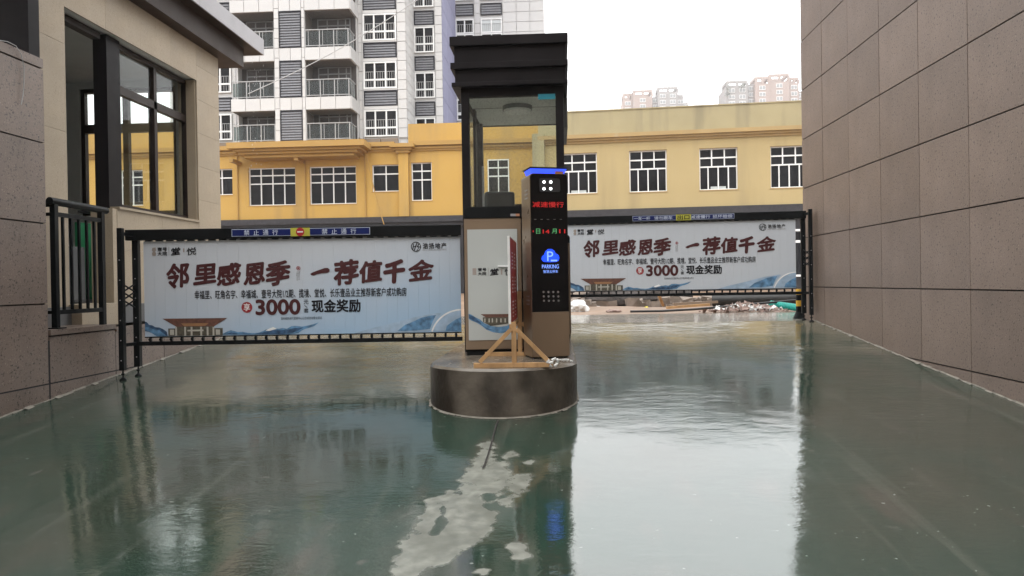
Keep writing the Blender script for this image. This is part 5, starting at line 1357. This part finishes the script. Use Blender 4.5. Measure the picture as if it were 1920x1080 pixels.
# rubble wall band in the distance
rocks = MB()
for i in range(420):
    u = rnd.uniform(1062, 1510); d = rnd.uniform(17.0, 24); x = WF.y(u, 560, d).x; s = rnd.uniform(.06, .22)
    c = Vector((x, d, ZF + s * .4))
    bmv = []
    for a, bb, cc in ((-1, -1, -1), (1, -1, -1), (1, 1, -1), (-1, 1, -1), (-1, -1, 1), (1, -1, 1), (1, 1, 1), (-1, 1, 1)):
        bmv.append(c + Vector((a * s * rnd.uniform(.5, 1), bb * s * rnd.uniform(.5, 1), cc * s * rnd.uniform(.35, .8))))
    rocks.add(bmv, [(0, 3, 2, 1), (4, 5, 6, 7), (0, 1, 5, 4), (1, 2, 6, 5), (2, 3, 7, 6), (3, 0, 4, 7)])
tag(rocks.build('rubble', ROCK), 'scattered grey brown rubble across the mud behind the right gate', 'rubble', kind='stuff')
# litter heap
lit = MB(); lit2 = MB()
for i in range(330):
    u = rnd.gauss(1402, 38); u = min(max(u, 1310), 1478); d = 14.1 + rnd.uniform(0, 1.2); x = WF.y(u, 580, d).x
    hh = max(0, 1 - abs(u - 1400) / 85) * .13
    c = Vector((x, d, ZF + rnd.uniform(0, .03) + hh * rnd.random())); s = rnd.uniform(.025, .085)
    a = Vector((rnd.uniform(-1, 1), rnd.uniform(-1, 1), rnd.uniform(-.6, .6))).normalized() * s; b_ = a.orthogonal().normalized() * s * rnd.uniform(.4, 1); e = a.cross(b_).normalized() * s * .25
    (lit if rnd.random() < .35 else lit2).add([c - a, c + b_ + e, c + a, c - b_ + e, c - e], [(0, 1, 2, 3), (0, 4, 1), (1, 4, 2), (2, 4, 3), (3, 4, 0)])
lo2 = lit.build('litter', WSACK); tag(lo2, 'pale scraps of plastic and paper heaped beyond the right gate', 'litter', kind='stuff')
lo3 = lit2.build('litter', TRASH); tag(lo3, 'brown and pinkish scraps of building rubbish heaped beyond the right gate', 'litter', kind='stuff')
# big black pipe, thin black pipe, teal hose
a = WF.y(1337, 563, 16.5); b_ = WF.y(1530, 559, 15.9)
r_ = .145
pp = MB().tube(a, b_, r_, 20).build('black_pipe', PIPEK, smooth=True); tag(pp, 'thick black plastic pipe lying across the mud behind the litter', 'pipe')
dn = (b_ - a).normalized()
link('pipe_mouth', MB().tube(a - dn * .012, a - dn * .001, r_ * .86, 20).mesh('pipe_mouth', JOINT), pp)
pts = [WF.y(u, v, d) for u, v, d in ((1182, 584, 14.4), (1240, 583.2, 14.5), (1300, 580, 14.55), (1360, 575, 14.6), (1430, 568.5, 14.7), (1500, 562.5, 14.8), (1540, 560, 14.9))]
tag(MB().path(pts, .022, 8).build('thin_black_pipe', PIPEK, smooth=True), 'thin black pipe lying slantwise in front of the litter heap', 'pipe')
a = WF.y(1446, 570, 14.9); b_ = WF.y(1502, 578, 14.3); nseg = 15; hs_ = MB()
for i in range(nseg):
    p = a.lerp(b_, i / nseg); q = a.lerp(b_, (i + .55) / nseg); q2 = a.lerp(b_, (i + 1) / nseg)
    hs_.tube(p, q, .068, 14); hs_.tube(q, q2, .056, 14)
tag(hs_.build('corrugated_hose', TEAL, smooth=True), 'teal corrugated hose end beside the striped bollard', 'hose')
for i, (u0, v0, u1, v1, d, lab) in enumerate(((1235, 553, 1243, 572, 15.5, 'short grey plank propped upright on the mound'), (1262, 570, 1345, 566, 15.8, 'long brown plank lying in the mud before the black pipe'), (1250, 577, 1330, 571, 15.2, 'thin dark plank lying in the mud nearest the apron'))):
    tag(MB().bar(WF.y(u0, v0, d), WF.y(u1, v1, d + .2), .05, .08).build('plank', WOOD if i != 1 else BRPANEL), lab, 'plank', 'planks on the mud')
tag(lump(WF.z(1212, 578, ZF), .05, .05, .03, mat('yellow_rag', (.6, .5, .05), .6), 'yellow_scrap', 5), 'tiny yellow scrap on the thin black pipe end', 'scrap')
# striped bollard
bp = WF.y(1500, 592, 11.55); bp.z = ZF
bo = empty('striped_bollard', 'black and yellow striped bollard behind the right gate posts', 'bollard', bp)
MB().tube((0, 0, 0), (0, 0, .1), .10, 16, .06).build('base', BLACK, bo, smooth=True)
for i in range(4):
    MB().tube((0, 0, .1 + i * .085), (0, 0, .1 + (i + 1) * .085 - .001), .055, 16).build('yellow_band' if i % 2 else 'black_band', BOLY if i % 2 else BLACK, bo, smooth=True)

# ------------------------------------------------------------------ wires and falling drops
a = WF.y(465, 176, 30); b_ = WF.y(800, -12, 30); pts = []
for i in range(13):
    t = i / 12; p = a.lerp(b_, t); p.z -= .25 * math.sin(math.pi * t); pts.append(p)
tag(MB().path(pts, .018, 5).build('overhead_cable', WIRE), 'pale overhead cable crossing in front of the tower balconies', 'cable')
mb = MB()
for (u, v0, v1, k, d) in ((482, 108, 200, 20, 12.0), (478, 205, 330, 16, 12.0), (470, 118, 240, 12, 11.9)):
    for i in range(k):
        uu = u + rnd.uniform(-12, 12); vv = rnd.uniform(v0, v1); p = WF.y(uu, vv, d + rnd.uniform(-.3, .1)); l = rnd.uniform(.012, .03)
        mb.tube(p, p + Vector((.001, 0, l)), .0035, 5, .0012)
tag(mb.build('falling_drops', DROP), 'rain drops falling from the guardhouse eave', 'drops', kind='stuff')

# ------------------------------------------------------------------ unseen building added behind the camera to shade what faces it
gb_ = MB()
gb_.box(XL - 6, XL, -10.5, -9.5, -1.5, 14); gb_.box(XR, XR + 6, -10.5, -9.5, -1.5, 14); gb_.box(XL, XR, -10.5, -9.5, 2.4, 14)
tag(gb_.build('unseen_shade_building', BEIGE), 'unseen beige building added behind the camera to darken surfaces facing it', 'building')

# ------------------------------------------------------------------ rainy air
hz = bpy.data.materials.new('haze'); hz.use_nodes = True; t = hz.node_tree; t.nodes.clear()
o_ = t.nodes.new('ShaderNodeOutputMaterial'); v_ = t.nodes.new('ShaderNodeVolumePrincipled')
v_.inputs['Color'].default_value = (.95, .96, .97, 1); v_.inputs['Density'].default_value = .0005; v_.inputs['Anisotropy'].default_value = .2
t.links.new(v_.outputs[0], o_.inputs['Volume'])
hb = MB().box(-520, 520, -520, 520, ZF - 1.9 - 1, 160).build('haze', hz); tag(hb, 'pale rainy haze', kind='stuff')
